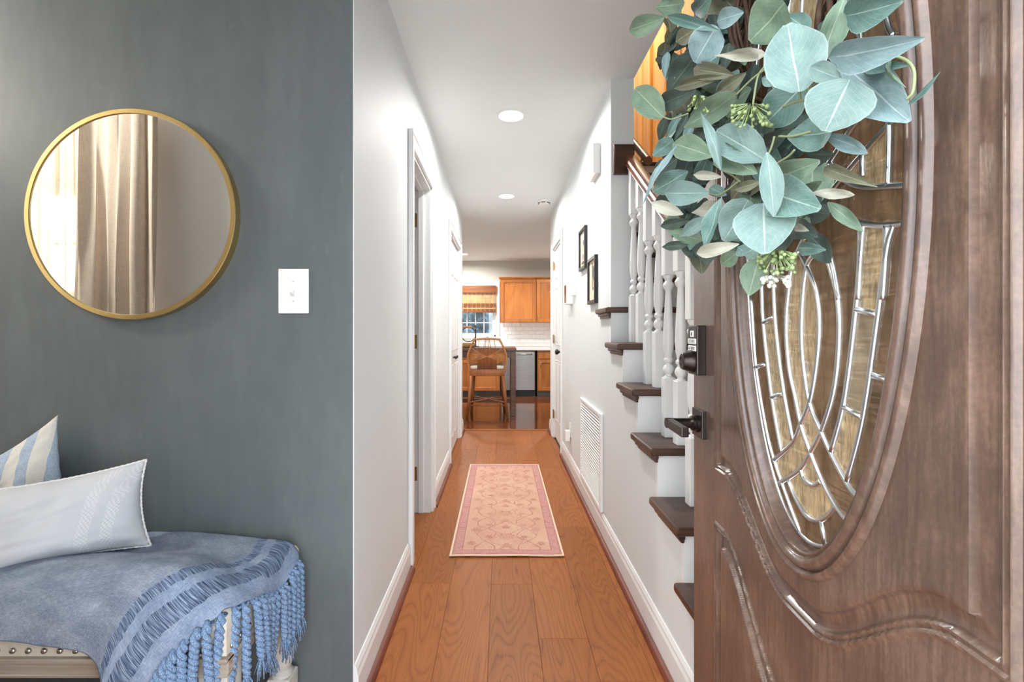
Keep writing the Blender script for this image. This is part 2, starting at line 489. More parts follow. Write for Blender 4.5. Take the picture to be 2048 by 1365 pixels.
# jamb linings
def jamb(name, x0, x1, op, stop=None):
    ya, yb, top = op; g = G()
    g.box(x0, x1, ya, ya+0.016, 0, top); g.box(x0, x1, yb-0.016, yb, 0, top); g.box(x0, x1, ya, yb, top-0.016, top)
    if stop:
        g.box(stop-0.018, stop+0.018, ya+0.016, ya+0.028, 0, top-0.016, 0.003, 1); g.box(stop-0.018, stop+0.018, yb-0.028, yb-0.016, 0, top-0.016, 0.003, 1)
        g.box(stop-0.018, stop+0.018, ya+0.016, yb-0.016, top-0.028, top-0.016, 0.003, 1)
    return struct(g.build(name, TRIM))
j1 = jamb('trim_jamb_doorway', WL-WT-0.01, WL+0.001, OP1, WL-0.06)
jamb('trim_jamb_closet', WL-WT-0.01, WL+0.001, OP2); jamb('trim_jamb_hall_door', WR-0.001, WR+WT+0.01, OP3)
def hinge(parent, loc, axis='Y'):
    """leaf on a jamb facing -Y (axis Y) or on a face toward -X (axis X)"""
    x, y, z = loc
    g = G()
    if axis == 'Y':
        g.box(x-0.019, x+0.019, y-0.003, y, z-0.045, z+0.045, 0.0012, 1)
        for dz in (-0.03, 0, 0.03): g.lathe([(0.0045, -0.0045), (0.003, -0.0028)], (x+0.006*(1 if dz else -1), y, z+dz), 8, 'Y')
        g.tube([(x-0.021, y-0.006, z-0.047), (x-0.021, y-0.006, z+0.047)], 0.0055, 8)
    else:
        g.tube([(x-0.006, y, z-0.047), (x-0.006, y, z+0.047)], 0.007, 8)
        g.box(x-0.003, x, y-0.022, y+0.022, z-0.045, z+0.045, 0.001, 1)
    return g.build('hinge', BRASS, parent)
for zz in (0.25, 1.10, 1.88): hinge(j1, (WL-0.105, OP1[1]-0.016, zz))

# ================================================================== FRONT DOOR
TA = math.radians(-3.0); DS, DC = math.sin(TA), math.cos(TA); DXE, DYE, DW, DHT = 0.487, 1.18, 0.914, 2.04
door = thing('door_1', (DXE, DYE, 0.008), 'brown wooden front door with an oval leaded glass, swung open', 'door', None, True, (0, 0, math.atan2(-DC, DS)), 'structure')
def door_local(pxx, pyy, e=0.0):
    """pixel on the plane e metres in front of the door face -> (t, z) on the door"""
    u = (pxx-CX)/FPX
    # X = DXE + DS t - DC e ; Y = DYE - DC t - DS e
    t = (u*(DYE-DS*e)-DXE+DC*e)/(DS+u*DC)
    Y = DYE-DC*t-DS*e
    return t, H+(CY-pyy)*Y/FPX-0.008
def door_world(t, e, z):
    return Vector((DXE+DS*t-DC*e, DYE-DC*t-DS*e, z+0.008))
OZ, OP_, OQ = 1.365, 0.242, 0.575       # oval centre height, half width, half height (outer edge of ring)
TC = DW/2
def doorwood():
    m = M('stained_mahogany_door', 0.42, 0, 0.5); c = m.xyz(m.coord())
    st = m.noise(m.comb(c[0]*150, c[1]*40, c[2]*14), 1.0, 3, 0.65)
    big = m.noise(m.comb(c[0]*7, c[1], c[2]*4.5), 1.0, 5, 0.62)
    weave = m.noise(m.comb(c[0]*260, c[1]*50, c[2]*160), 1.0, 2, 0.6)
    t = st*0.34+big*0.5+weave*0.16
    m.color(m.ramp(t, [(0.30, rgb(54, 40, 34)), (0.5, rgb(88, 68, 58)), (0.72, rgb(130, 104, 88))]))
    m.rough(X(m.nt, 0.42)-(big*0.2)); m.bump(st*0.6+weave*0.4, 0.3, 0.0015)
    m.b.inputs['Coat Weight'].default_value = 0.35; m.b.inputs['Coat Roughness'].default_value = 0.18
    return m.m
DOORW = doorwood()
def bell(dt): return 1-smoothstep(0.035, 0.275, dt)
def prof(D):
    if D < 0: return 0.0
    pts = [(0, 0), (0.002, 0.004), (0.006, 0.005), (0.009, 0.0), (0.016, -0.006), (0.026, -0.004), (0.034, 0.003), (0.037, 0.0065), (0.041, 0.0065), (0.045, 0.004), (9, 0.004)]
    for (a, ha), (b, hb) in zip(pts, pts[1:]):
        if a <= D <= b: return ha+(hb-ha)*(D-a)/(b-a)
    return 0.004
def door_slab():
    step = 0.0027; nu = int(DW/step); nv = int(DHT/step)
    ts = np.linspace(0, DW, nu+1); zs = np.linspace(0, DHT, nv+1)
    T, Z = np.meshgrid(ts, zs, indexing='ij')
    dt = np.abs(T-TC)
    x = np.clip((dt-0.035)/0.24, 0, 1); B = 1-x*x*(3-2*x)
    zup = 0.853-0.138*B; zlo = 0.735-0.185*B
    side = np.minimum(T-0.135, DW-0.135-T)
    slope = 0.78+0.22*(1-4*x*(1-x))
    D1 = np.minimum(np.minimum(side, (Z-zup)*slope), 1.93-Z)
    D2 = np.minimum(np.minimum(side, (zlo-Z)*slope), Z-0.2)
    D = np.maximum(D1, D2)
    P = np.array([(-9, 0), (-0.002, 0), (0.001, 0.005), (0.004, 0.005), (0.007, 0.0), (0.010, 0.0035), (0.013, 0.003), (0.017, -0.0055), (0.024, -0.0065), (0.038, -0.0025), (0.0405, 0.005), (0.045, 0.006), (9, 0.006)])
    E = np.interp(D.ravel(), P[:, 0], P[:, 1]).reshape(D.shape)
    V = np.stack([T, -E, Z], -1).reshape(-1, 3)
    idx = np.arange((nu+1)*(nv+1)).reshape(nu+1, nv+1)
    F = np.stack([idx[:-1, :-1], idx[1:, :-1], idx[1:, 1:], idx[:-1, 1:]], -1).reshape(-1, 4)
    ct = (ts[:-1]+ts[1:])/2; cz = (zs[:-1]+zs[1:])/2
    CT, CZ = np.meshgrid(ct, cz, indexing='ij')
    inside = (((CT-TC)/(OP_-0.028))**2+((CZ-OZ)/(OQ-0.028))**2 < 1).ravel()
    F = F[~inside].tolist(); V = V.tolist()
    # body: rim and back with the same oval hole
    nb = len(V); th = 0.040
    back = [(0, th, 0), (DW, th, 0), (DW, th, DHT), (0, th, DHT), (0, 0, 0), (DW, 0, 0), (DW, 0, DHT), (0, 0, DHT)]
    V += back
    F += [[nb+4, nb+0, nb+3, nb+7], [nb+5, nb+6, nb+2, nb+1], [nb+7, nb+3, nb+2, nb+6], [nb+4, nb+5, nb+1, nb+0]]
    N = 64; r0 = len(V)
    for i in range(N):
        a = 2*PI*i/N; V.append((TC+(OP_-0.03)*math.cos(a), th, OZ+(OQ-0.03)*math.sin(a)))
    for i in range(N):                    # square-ish outer loop on the back
        a = 2*PI*i/N; c, s = math.cos(a), math.sin(a)
        q = min(TC/abs(c) if abs(c) > 1e-6 else 9, ((DHT-OZ) if s > 0 else OZ)/abs(s) if abs(s) > 1e-6 else 9)
        V.append((TC+q*c, th, OZ+q*s))
    for i in range(N):
        k = (i+1) % N; F.append([r0+i, r0+k, r0+N+k, r0+N+i])
    me = bpy.data.meshes.new('slab'); me.from_pydata(V, [], F); me.update()
    me.polygons.foreach_set('use_smooth', [True]*len(me.polygons))
    try: me.set_sharp_from_angle(angle=math.radians(50))
    except Exception: pass
    me.materials.append(DOORW)
    o = bpy.data.objects.new('slab', me); COL.objects.link(o); o.parent = door
    return o
slab = door_slab()
def ell_ring(name, profile, mat, n=128):
    """sweep a (inset, height) profile round the oval"""
    g = G(); rings = []
    for i in range(n):
        a = 2*PI*i/n; c, s = math.cos(a), math.sin(a)
        nx, nz = c/OP_, s/OQ; l = math.hypot(nx, nz); nx /= l; nz /= l
        rings.append([g.bm.verts.new(Vector((TC+OP_*c-nx*wi, -e, OZ+OQ*s-nz*wi))) for wi, e in profile])
    for i in range(n):
        A, B = rings[i], rings[(i+1) % n]
        for k in range(len(profile)-1): g.bm.faces.new((A[k], B[k], B[k+1], A[k+1]))
    return g.build(name, mat, door, True)
ringp = [(-0.004, 0.002), (-0.001, 0.012), (0.003, 0.0155), (0.007, 0.0145), (0.0095, 0.006), (0.0115, 0.006), (0.0135, 0.0125), (0.0185, 0.0175), (0.0235, 0.0165), (0.0275, 0.0115), (0.0285, 0.006), (0.0305, 0.006), (0.033, 0.009), (0.036, 0.006), (0.038, -0.006), (0.041, -0.018)]
ell_ring('oval_frame', ringp, DOORW)
ell_ring('oval_frame', [(a, -0.040-(0.05-0)*0-b*0.8-0.0) for a, b in ringp[:14]]+[(0.041, -0.02)], DOORW)
# --- leaded glass
GE = -0.014; GP, GQ = OP_-0.038, OQ-0.038
def cr(x, y): return (1420+x/2.2023, 500+y/2.2023)
LEADS = [
 [(185, 200), (205, 500), (250, 780), (285, 920), (340, 1080), (400, 1240)],
 [(228, -260), (232, 150), (240, 330), (275, 640), (320, 900)],
 [(278, -260), (285, 180), (300, 400), (330, 630), (370, 840)],
 [(425, -60), (385, 20), (365, 70), (340, 300), (350, 500), (380, 650), (405, 770), (450, 900), (500, 1020), (560, 1130), (615, 1200)],
 [(470, 10), (430, 80), (410, 250), (410, 450), (440, 660), (490, 790), (540, 900), (610, 1030), (655, 1090)],
 [(400, 10), (435, 80), (470, 170), (485, 280), (480, 450), (450, 650), (405, 770), (370, 850), (290, 925)],
 [(440, -110), (520, 0), (560, 150), (575, 350), (555, 600), (500, 790), (450, 890), (400, 970), (310, 1030)],
 [(680, -110), (670, 0), (650, 250), (600, 650), (540, 890)],
 [(815, -110), (785, 0), (745, 300), (680, 740), (610, 1020)],
 [(238, 322), (288, 295)], [(273, 652), (328, 633)], [(203, 518), (248, 505)], [(648, 260), (748, 290)], [(592, 692), (682, 745)], [(725, 552), (797, 580)],
 [(405, 970), (420, 1010), (460, 1040), (495, 1020)], [(350, 1020), (380, 1090), (430, 1170), (480, 1195), (530, 1170), (560, 1130)], [(495, 1195), (515, 1310)],
]
def cr7(x, y): return (1640+x/2.73, 100+y/2.73)
LEADS7 = [
 [(230, 950), (235, 560), (240, 690), (300, 745), (380, 742), (490, 738)], [(130, 895), (200, 935), (300, 955), (400, 955), (490, 945)],
 [(60, 780), (160, 660), (300, 500), (420, 370), (520, 270)], [(0, 700), (100, 550), (200, 400), (330, 250)],
 [(380, 745), (385, 560), (385, 380), (360, 100)], [(228, 955), (225, 1150), (215, 1365)], [(370, 955), (365, 1150), (350, 1365)],
 [(0, 1010), (40, 1120), (80, 1250), (110, 1365)],
]
LEADS7[0] = [(236, 560), (238, 690)]
LEADS7.append([(60, 620), (150, 715), (250, 748), (380, 744), (490, 738)])
def catmull(pts, n=8):
    P = [Vector(p) for p in pts]
    if len(P) < 3: return P
    P = [P[0]*2-P[1]]+P+[P[-1]*2-P[-2]]; out = []
    for i in range(1, len(P)-2):
        for k in range(n):
            t = k/n; a, b, c, d = P[i-1], P[i], P[i+1], P[i+2]
            out.append(0.5*((2*b)+(c-a)*t+(2*a-5*b+4*c-d)*t*t+(3*b-a-3*c+d)*t*t*t))
    out.append(P[-2]); return out
curves = []
for L, f in [(q, cr) for q in LEADS]+[(q, cr7) for q in LEADS7]:
    pts = [door_local(*f(x, y), GE) for x, y in L]
    pts = catmull([(a, b, 0) for a, b in pts])
    keep = [p for p in pts if ((p.x-TC)/GP)**2+((p.y-OZ)/GQ)**2 < 1.03]
    if len(keep) > 1: curves.append(keep)
# the hidden upper half repeats the tracery upside down
for k in (3, 4, 5, 6, 7, 8):
    c = curves[k]
    m = [Vector((p.x, 2*1.40-p.y, 0)) for p in c if p.y < 1.36]
    m = [p for p in m if ((p.x-TC)/GP)**2+((p.y-OZ)/GQ)**2 < 1.02]
    if len(m) > 1: curves.append(m)
for c in curves:
    G().tube([(p.x, -GE-0.001, p.y) for p in c], 0.0045, 6).build('lead_came', LEAD, door, True)
ell = [(TC+GP*0.985*math.cos(2*PI*i/96), -GE-0.001, OZ+GQ*0.985*math.sin(2*PI*i/96)) for i in range(96)]
G().tube(ell, 0.004, 6, True).build('lead_came', LEAD, door, True)
def glassmat(name, tint, amt, rough, bump, bsc):
    m = M(name, rough, 0, 0.5); nt = m.nt; c = m.xyz(m.coord())
    n = m.noise(m.comb(c[0]*bsc, c[1], c[2]*bsc*0.35), 1.0, 2, 0.5, 0.6)
    bm_ = nt.nodes.new('ShaderNodeBump'); bm_.inputs['Strength'].default_value = bump; bm_.inputs['Distance'].default_value = 0.004
    nt.links.new(n.v, bm_.inputs['Height'])
    stc = m.ramp(m.noise(m.comb(c[0]*bsc, c[1], c[2]*bsc*0.18), 1.0, 3, 0.6, 1.2), [(0.35, tuple(q*0.62 for q in tint)), (0.52, tint), (0.72, tuple(min(1, q*1.25) for q in tint))])
    tr = nt.nodes.new('ShaderNodeBsdfTransparent'); tr.inputs[0].default_value = (*tint, 1)
    df = nt.nodes.new('ShaderNodeBsdfDiffuse'); nt.links.new(stc, df.inputs[0]); nt.links.new(bm_.outputs[0], df.inputs['Normal'])
    gl = nt.nodes.new('ShaderNodeBsdfGlossy'); gl.inputs['Roughness'].default_value = rough; nt.links.new(bm_.outputs[0], gl.inputs['Normal'])
    fr = nt.nodes.new('ShaderNodeFresnel'); fr.inputs[0].default_value = 1.55; nt.links.new(bm_.outputs[0], fr.inputs['Normal'])
    m1 = nt.nodes.new('ShaderNodeMixShader'); m1.inputs[0].default_value = amt
    nt.links.new(tr.outputs[0], m1.inputs[1]); nt.links.new(df.outputs[0], m1.inputs[2])
    m2 = nt.nodes.new('ShaderNodeMixShader'); nt.links.new(fr.outputs[0], m2.inputs[0])
    nt.links.new(m1.outputs[0], m2.inputs[1]); nt.links.new(gl.outputs[0], m2.inputs[2])
    nt.links.new(m2.outputs[0], nt.nodes['Material Output'].inputs['Surface'])
    return m.m
PANES = [glassmat('rippled_amber_glass', rgb(232, 208, 168), 0.66, 0.06, 0.5, 110), glassmat('clear_bevelled_glass', rgb(206, 188, 160), 0.5, 0.02, 0.10, 20),
         glassmat('seedy_tan_glass', rgb(226, 202, 162), 0.66, 0.08, 0.6, 220), glassmat('smoky_brown_glass', rgb(176, 146, 114), 0.5, 0.05, 0.3, 40)]
def panes():
    s = 0.0025; nu = int(2*GP/s); nv = int(2*GQ/s)
    T = TC-GP+(np.arange(nu)+0.5)*s; Z = OZ-GQ+(np.arange(nv)+0.5)*s
    A, B = np.meshgrid(T, Z, indexing='ij')
    free = ((A-TC)/GP)**2+((B-OZ)/GQ)**2 < 1
    for c in curves:
        for p, q in zip(c, c[1:]):
            n = max(2, int((q-p).length/(s*0.6)))
            for k in range(n+1):
                r = p.lerp(q, k/n); i = int((r.x-TC+GP)/s); j = int((r.y-OZ+GQ)/s)
                free[max(0, i):i+2, max(0, j):j+2] = False
    lab = np.zeros(free.shape, int); cur = 0; comps = []
    for i in range(nu):
        for j in range(nv):
            if free[i, j] and not lab[i, j]:
                cur += 1; st = [(i, j)]; lab[i, j] = cur; n = 0
                while st:
                    a, b = st.pop(); n += 1
                    for x, y in ((a+1, b), (a-1, b), (a, b+1), (a, b-1)):
                        if 0 <= x < nu and 0 <= y < nv and free[x, y] and not lab[x, y]:
                            lab[x, y] = cur; st.append((x, y))
                comps.append((cur, n))
    rn = random.Random(5)
    for cid, n in comps:
        if n < 10: continue
        V, F = [], []
        ii, jj = np.where(lab == cid); ci, cj = ii.mean(), jj.mean(); tx, tz = rn.uniform(-0.012, 0.012), rn.uniform(-0.006, 0.006)
        for j in np.unique(jj):
            row = np.sort(ii[jj == j]); runs = np.split(row, np.where(np.diff(row) > 1)[0]+1)
            for r in runs:
                a, b = r[0], r[-1]+1; k = len(V)
                for (x, y) in ((a-0.6, j-0.6), (b+0.6, j-0.6), (b+0.6, j+1.6), (a-0.6, j+1.6)):
                    V.append((TC-GP+x*s, -GE+(x-ci)*s*tx+(y-cj)*s*tz, OZ-GQ+y*s))
                V_, W_ = V, F
                F.append((k, k+1, k+2, k+3))
        me = bpy.data.meshes.new('pane'); me.from_pydata(V, [], F); me.update()
        me.materials.append(PANES[rn.choice((0, 0, 1, 1, 2, 3))])
        o = bpy.data.objects.new('pane', me); COL.objects.link(o); o.parent = door
panes()
# --- keypad deadbolt and lever
def dloc(o): return o
kp = G().box(0.018, 0.0785, -0.021, 0.002, 1.056, 1.175, 0.003, 2).build('keypad_lock', BRONZE, door)
KEYP = plain('white_key_cap', (0.85, 0.85, 0.84), 0.4, var=0.01)
for (a, b, z0, z1) in ((0.038, 0.058, 1.147, 1.162), (0.022, 0.074, 1.130, 1.143), (0.022, 0.074, 1.113, 1.126)):
    G().box(a, b, -0.0228, -0.020, z0, z1, 0.0008, 1).build('key_button', KEYP, kp)
G().lathe([(0.027, 0.0), (0.027, -0.004), (0.0245, -0.010), (0.020, -0.024), (0.0185, -0.026), (0.012, -0.0265), (0.011, -0.0245), (0.004, -0.0245), (0.0035, -0.0255)], (0.048, -0.0205, 1.088), 28, 'Y').build('deadbolt_cylinder', BRONZE, kp, True, True)
INK = plain('key_ink', (0.03, 0.03, 0.03), 0.6)
def text_mesh(body, size, name, mat, parent, loc, rot, extrude=0.0003):
    cu = bpy.data.curves.new(name, 'FONT'); cu.body = body; cu.size = size; cu.extrude = extrude; cu.align_x = 'CENTER'; cu.align_y = 'CENTER'
    tmp = bpy.data.objects.new('tmp', cu); COL.objects.link(tmp)
    dg = bpy.context.evaluated_depsgraph_get(); dg.update()
    me = bpy.data.meshes.new_from_object(tmp.evaluated_get(dg)); bpy.data.objects.remove(tmp)
    me.materials.clear(); me.materials.append(mat)
    o = bpy.data.objects.new(name, me); COL.objects.link(o); o.parent = parent; o.location = loc; o.rotation_euler = rot
    return o
text_mesh('1 2 3 4 5', 0.0105, 'key_digits', INK, kp, (0.048, -0.0230, 1.1365), (PI/2, 0, 0))
text_mesh('6 7 8 9 0', 0.0105, 'key_digits', INK, kp, (0.048, -0.0230, 1.1195), (PI/2, 0, 0))
g = G().box(0.0455, 0.0505, -0.0234, -0.0226, 1.150, 1.1545); g.tube([(0.0463, -0.023, 1.1545), (0.0463, -0.023, 1.157), (0.048, -0.023, 1.1585), (0.0497, -0.023, 1.157), (0.0497, -0.023, 1.1545)], 0.0006, 5)
g.build('lock_symbol', INK, kp)
lv = G().box(0.014, 0.080, -0.010, 0.002, 0.905, 0.972, 0.0025, 2).build('lever_handle', BRONZE, door)
g = G().lathe([(0.022, 0), (0.022, -0.006), (0.018, -0.007), (0.018, -0.013), (0.0155, -0.015), (0.0125, -0.018), (0.0115, -0.060), (0.0125, -0.064), (0.0125, -0.074)], (0.047, -0.0095, 0.938), 24, 'Y').build('spindle', BRONZE, lv, True, True)
G().box(0.036, 0.158, -0.083, -0.066, 0.927, 0.949, 0.003, 2).build('lever', BRONZE, lv)
for zz in (0.25, 1.02, 1.79): G().tube([(DW+0.006, 0.046, zz-0.05), (DW+0.006, 0.046, zz+0.05)], 0.007, 8).build('hinge', BRASS, door)
# doorway jamb
g = G(); g.box(DX0, DX0+0.03, EX0, EX1, 0, 2.09); g.box(DX1-0.012, DX1, EX0, EX1-0.03, 0, 2.09); g.box(DX0, DX1, EX0, EX1, 2.06, 2.09)
struct(g.build('trim_front_jamb', TRIM))

# ================================================================== STAIRCASE
stairs = thing('staircase', (1.1, ry(1), 0), 'staircase with dark walnut treads and white risers along the right wall', 'staircase', kind='structure')
SX1 = 1.6
def tread(k, wall_side):
    y0 = ry(k)-0.028; y1 = ry(k+1)+0.005; z = RISE*k
    x0 = WR-0.032 if not wall_side else WR+WT
    g = G(); g.box(x0, SX1, y0, y1, z-0.030, z, 0.011, 3)
    t = g.build('tread', WALNUT, stairs, True, True)
    if not wall_side:
        gg = G()
        gg.box(WR-0.020, WR+0.001, ry(k)-0.016, ry(k+1)-0.02, z-0.045, z-0.0295, 0.005, 2)
        gg.box(WR-0.011, WR+0.001, ry(k)-0.008, ry(k+1)-0.03, z-0.058, z-0.044, 0.004, 2)
        gg.build('cove_moulding', WALNUT, t, True, True)
    return t
for k in range(1, 15):
    tread(k, k >= 7 and ry(k) > 2.6)
    G().box((WR if k < 8 else WR+WT)-0.0004*(k < 8), SX1, ry(k)-0.0015, ry(k)+0.018, RISE*(k-1)-(0.03 if k > 1 else 0), RISE*k-0.029).build('riser', TRIM, stairs)
G().box(WR+WT, SX1, ry(15)-0.028, ry(15)+0.10, RISE*15-0.03, RISE*15, 0.011, 3).build('tread', WALNUT, stairs)
G().box(WR+WT, SX1, ry(15), ry(15)+0.018, RISE*14-0.03, RISE*15-0.029).build('riser', TRIM, stairs)
struct(G().box(WR+WT, SX1, ry(15)+0.02, 5.6, RISE*15-0.2, RISE*15-0.001).build('floor_landing', FLOORW))

rail = thing('stair_railing', (0.68, ry(2), RISE*2), 'white turned balusters under a reddish brown stair handrail', 'railing')
BX = 0.68
def rail_z(y): return 2.065-(2.44-y)*(RISE/RUN)
BPROF = [(0.021, 0.0), (0.0205, 0.004), (0.013, 0.008), (0.0125, 0.014), (0.019, 0.022), (0.0225, 0.034), (0.019, 0.046), (0.0125, 0.053), (0.0125, 0.060), (0.018, 0.066), (0.019, 0.074),
         (0.0135, 0.082), (0.0145, 0.092), (0.0195, 0.112), (0.0215, 0.145), (0.0205, 0.19), (0.0165, 0.26), (0.013, 0.32), (0.0115, 0.352), (0.0165, 0.360), (0.021, 0.368), (0.0225, 0.376), (0.017, 0.386), (0.0135, 0.392), (0.0155, 0.400), (0.0205, 0.408), (0.021, 0.415)]
TOPS = []
for k in range(2, 7):
    for dy in (0.035, 0.165):
        y = ry(k)+dy; z0 = RISE*k
        if y > 2.44: continue
        ztop = rail_z(y)-0.022
        g = G(); s = 0.0225
        g.box(BX-s, BX+s, y-s, y+s, z0+0.0002, z0+0.24, 0.0025, 1)
        g.lathe(BPROF, (BX, y, z0+0.2395), 18)
        g.box(BX-s, BX+s, y-s, y+s, z0+0.654, ztop, 0.0025, 1)
        g.build('baluster', TRIM, rail, True, True)
# handrail: moulded profile swept along the slope
ya, yb = ry(2)-0.25, 2.448
prf = [(-0.028, 0.0), (-0.031, 0.006), (-0.029, 0.012), (-0.022, 0.018), (-0.028, 0.026), (-0.031, 0.036), (-0.027, 0.050), (-0.015, 0.059), (0.0, 0.062)]
prf = prf+[(-a, b) for a, b in prf[::-1][1:]]
dz = 0.037
G().prism(prf, lambda a, b: Vector((BX+a, ya, rail_z(ya)-dz+b)), lambda a, b: Vector((BX+a, yb, rail_z(yb)-dz+b))).build('handrail', RAILW, rail, True, True)
rz = rail_z(2.44)
g = G().box(WR+0.010, WR+WT-0.001, 2.443, 2.4648, rz-0.075, rz+0.082, 0.004, 2); g.build('rosette_block', WALNUT, rail)
# newel post behind the front door
g = G(); s = 0.045; ny = ry(2)-0.29+0.085; zt = rail_z(ry(2)-0.25)
g.box(BX-s, BX+s, ny-s, ny+s, RISE+0.0002, 0.62, 0.004, 1)
g.lathe([(0.044, 0), (0.03, 0.01), (0.03, 0.03), (0.043, 0.05), (0.035, 0.2), (0.028, 0.33), (0.043, 0.36), (0.044, 0.38)], (BX, ny, 0.615), 20)
g.box(BX-s, BX+s, ny-s, ny+s, 0.99, zt+0.06, 0.004, 1); g.lathe([(0.05, 0), (0.05, 0.012), (0.03, 0.02), (0.04, 0.05), (0.03, 0.085), (0.0, 0.095)], (BX, ny, zt+0.058), 20)
g.build('newel_post', TRIM, rail, True, True)
# rail on the inner face of the wall
r2 = thing('wall_handrail', (0.78, 2.5, 2.0), 'short dark handrail end on the inner stair wall by the wooden door', 'handrail')
za = lambda y: 2.055+(y-2.43)*(RISE/RUN)
G().prism([(-0.022+0.022+0.022*math.cos(2*PI*q/12), 0.024*math.sin(2*PI*q/12)) for q in range(12)], lambda a, b: Vector((0.765+a, 2.43, za(2.43)+b)), lambda a, b: Vector((0.765+a, 4.9, za(4.9)+b))).build('rail_bar', RAILW, r2, True, True)
G().tube([(WR+WT+0.0005, 2.56, za(2.56)-0.07), (0.735, 2.56, za(2.56)-0.075), (0.765, 2.56, za(2.56)-0.055), (0.785, 2.56, za(2.56)-0.02)], 0.006, 8).build('bracket', BRASS, r2, True)
# golden wooden door at the top of the stairs
PINE = wood('golden_pine_panelling', rgb(172, 112, 54), rgb(214, 156, 84), rgb(236, 186, 114), 'Z', 5, 0.35, (8, 0.5), 120, 0.35, 0.06)
up = thing('door_3', (1.59, 4.8, RISE*15), 'golden wooden panelled door at the top of the stairs', 'door', kind='structure')
z0 = RISE*15
ysb = [5.592, 5.45, 5.30, 5.16, 4.97, 4.86, 4.46, 4.38, 4.10, 3.8]
for i, (b, a) in enumerate(zip(ysb, ysb[1:])):
    d = (0.020, 0.034, 0.044, 0.034, 0.052, 0.024, 0.052, 0.024, 0.020)[i]
    zb = z0 if a > ry(15) else RISE*(int((a-Y4)/RUN)+5)+0.02
    G().box(1.5995-d, 1.5995, a+0.005, b-0.005, zb, 5.1, 0.006, 2).build('panel_board', PINE, up)
# warm lamp above the landing
lamp = thing('ceiling_lamp', (1.15, 4.6, 5.199), 'round flush ceiling lamp above the stair landing', 'lamp')
G().lathe([(0.16, 0.0), (0.16, -0.02), (0.14, -0.06), (0.08, -0.09), (0.001, -0.095)], (1.15, 4.6, 5.199), 24).build('shade', None or PLASTIC, lamp, True)
ld = bpy.data.lights.new('landing_bulb', 'POINT'); ld.energy = 60; ld.color = (1.0, 0.86, 0.66); ld.shadow_soft_size = 0.1
lo = bpy.data.objects.new('landing_bulb', ld); COL.objects.link(lo); lo.parent = lamp; lo.location = (0, 0, -0.2)

# ================================================================== CEILING FIXTURES
def emis(name, col, st):
    m = bpy.data.materials.new(name); m.use_nodes = True; nt = m.node_tree; nt.nodes.clear()
    e = nt.nodes.new('ShaderNodeEmission'); e.inputs[0].default_value = (*col, 1); e.inputs[1].default_value = st
    o = nt.nodes.new('ShaderNodeOutputMaterial'); nt.links.new(e.outputs[0], o.inputs[0]); return m
LENS = emis('lit_lens', (1.0, 0.97, 0.92), 6.0)
def downlight(x, y, label, power):
    t = thing('recessed_light', (x, y, CH), label, 'light', 'recessed hall lights')
    G().lathe([(0.090, 0.0), (0.090, -0.004), (0.084, -0.007), (0.076, -0.006), (0.074, 0.0)], (x, y, CH), 32).build('trim_ring', PLASTIC, t, True, True)
    G().lathe([(0.074, -0.0015), (0.05, -0.004), (0.0005, -0.0045)], (x, y, CH), 32).build('lens', LENS, t, True)
    d = bpy.data.lights.new('downlight_lamp', 'AREA'); d.shape = 'DISK'; d.size = 0.14; d.energy = power; d.color = (1.0, 0.97, 0.93)
    d.spread = math.radians(170)
    o = bpy.data.objects.new('downlight_lamp', d); COL.objects.link(o); o.parent = t; o.location = (0, 0, -0.012)
    return t
downlight(0.062, 2.885, 'round recessed light nearest in the hall ceiling, the larger one', CAN_POWER)
downlight(0.055, 4.61, 'round recessed light farther down the hall, beside the smoke detector', CAN_POWER*0.75)
for i, (x, y) in enumerate(((-0.65, 8.1), (1.2, 7.4), (-1.6, 6.8))):
    t = downlight(x, y, ['flat recessed light on kitchen ceiling above the window', 'flat recessed light on kitchen ceiling at the right', 'flat recessed light on kitchen ceiling at the left'][i], CAN_POWER*1.5)
    t['group'] = 'recessed kitchen lights'
# fill lamp added out of view to brighten the accent wall and mirror reflection
lamp2 = thing('added_fill_lamp', (-2.7, 0.80, CH), 'unseen round ceiling lamp added to brighten the bench room', 'lamp')
G().lathe([(0.15, 0.0), (0.15, -0.02), (0.12, -0.06), (0.001, -0.08)], (-2.7, 0.80, CH), 24).build('shade', PLASTIC, lamp2, True)
d = bpy.data.lights.new('added_fill_bulb', 'POINT'); d.energy = 60; d.color = (1.0, 0.94, 0.85); d.shadow_soft_size = 0.1
o = bpy.data.objects.new('added_fill_bulb', d); COL.objects.link(o); o.parent = lamp2; o.location = (0, 0, -0.2)
# smoke detector
t = thing('smoke_detector', (0.44, 4.78, CH), 'white round smoke detector on the hall ceiling', 'smoke detector')
G().lathe([(0.068, 0.0), (0.068, -0.012), (0.064, -0.020), (0.056, -0.024), (0.055, -0.034), (0.045, -0.042), (0.0005, -0.043)], (0.44, 4.78, CH), 28).build('body', PLASTIC, t, True, True)
for q in range(6):
    a = 2*PI*q/6+0.3
    G().bar((0.44+0.0565*math.cos(a)-0.02*math.sin(a), 4.78+0.0565*math.sin(a)+0.02*math.cos(a), CH-0.029), (0.44+0.0565*math.cos(a)+0.02*math.sin(a), 4.78+0.0565*math.sin(a)-0.02*math.cos(a), CH-0.029), 0.006, 0.006).build('vent_slot', BLACK, t)

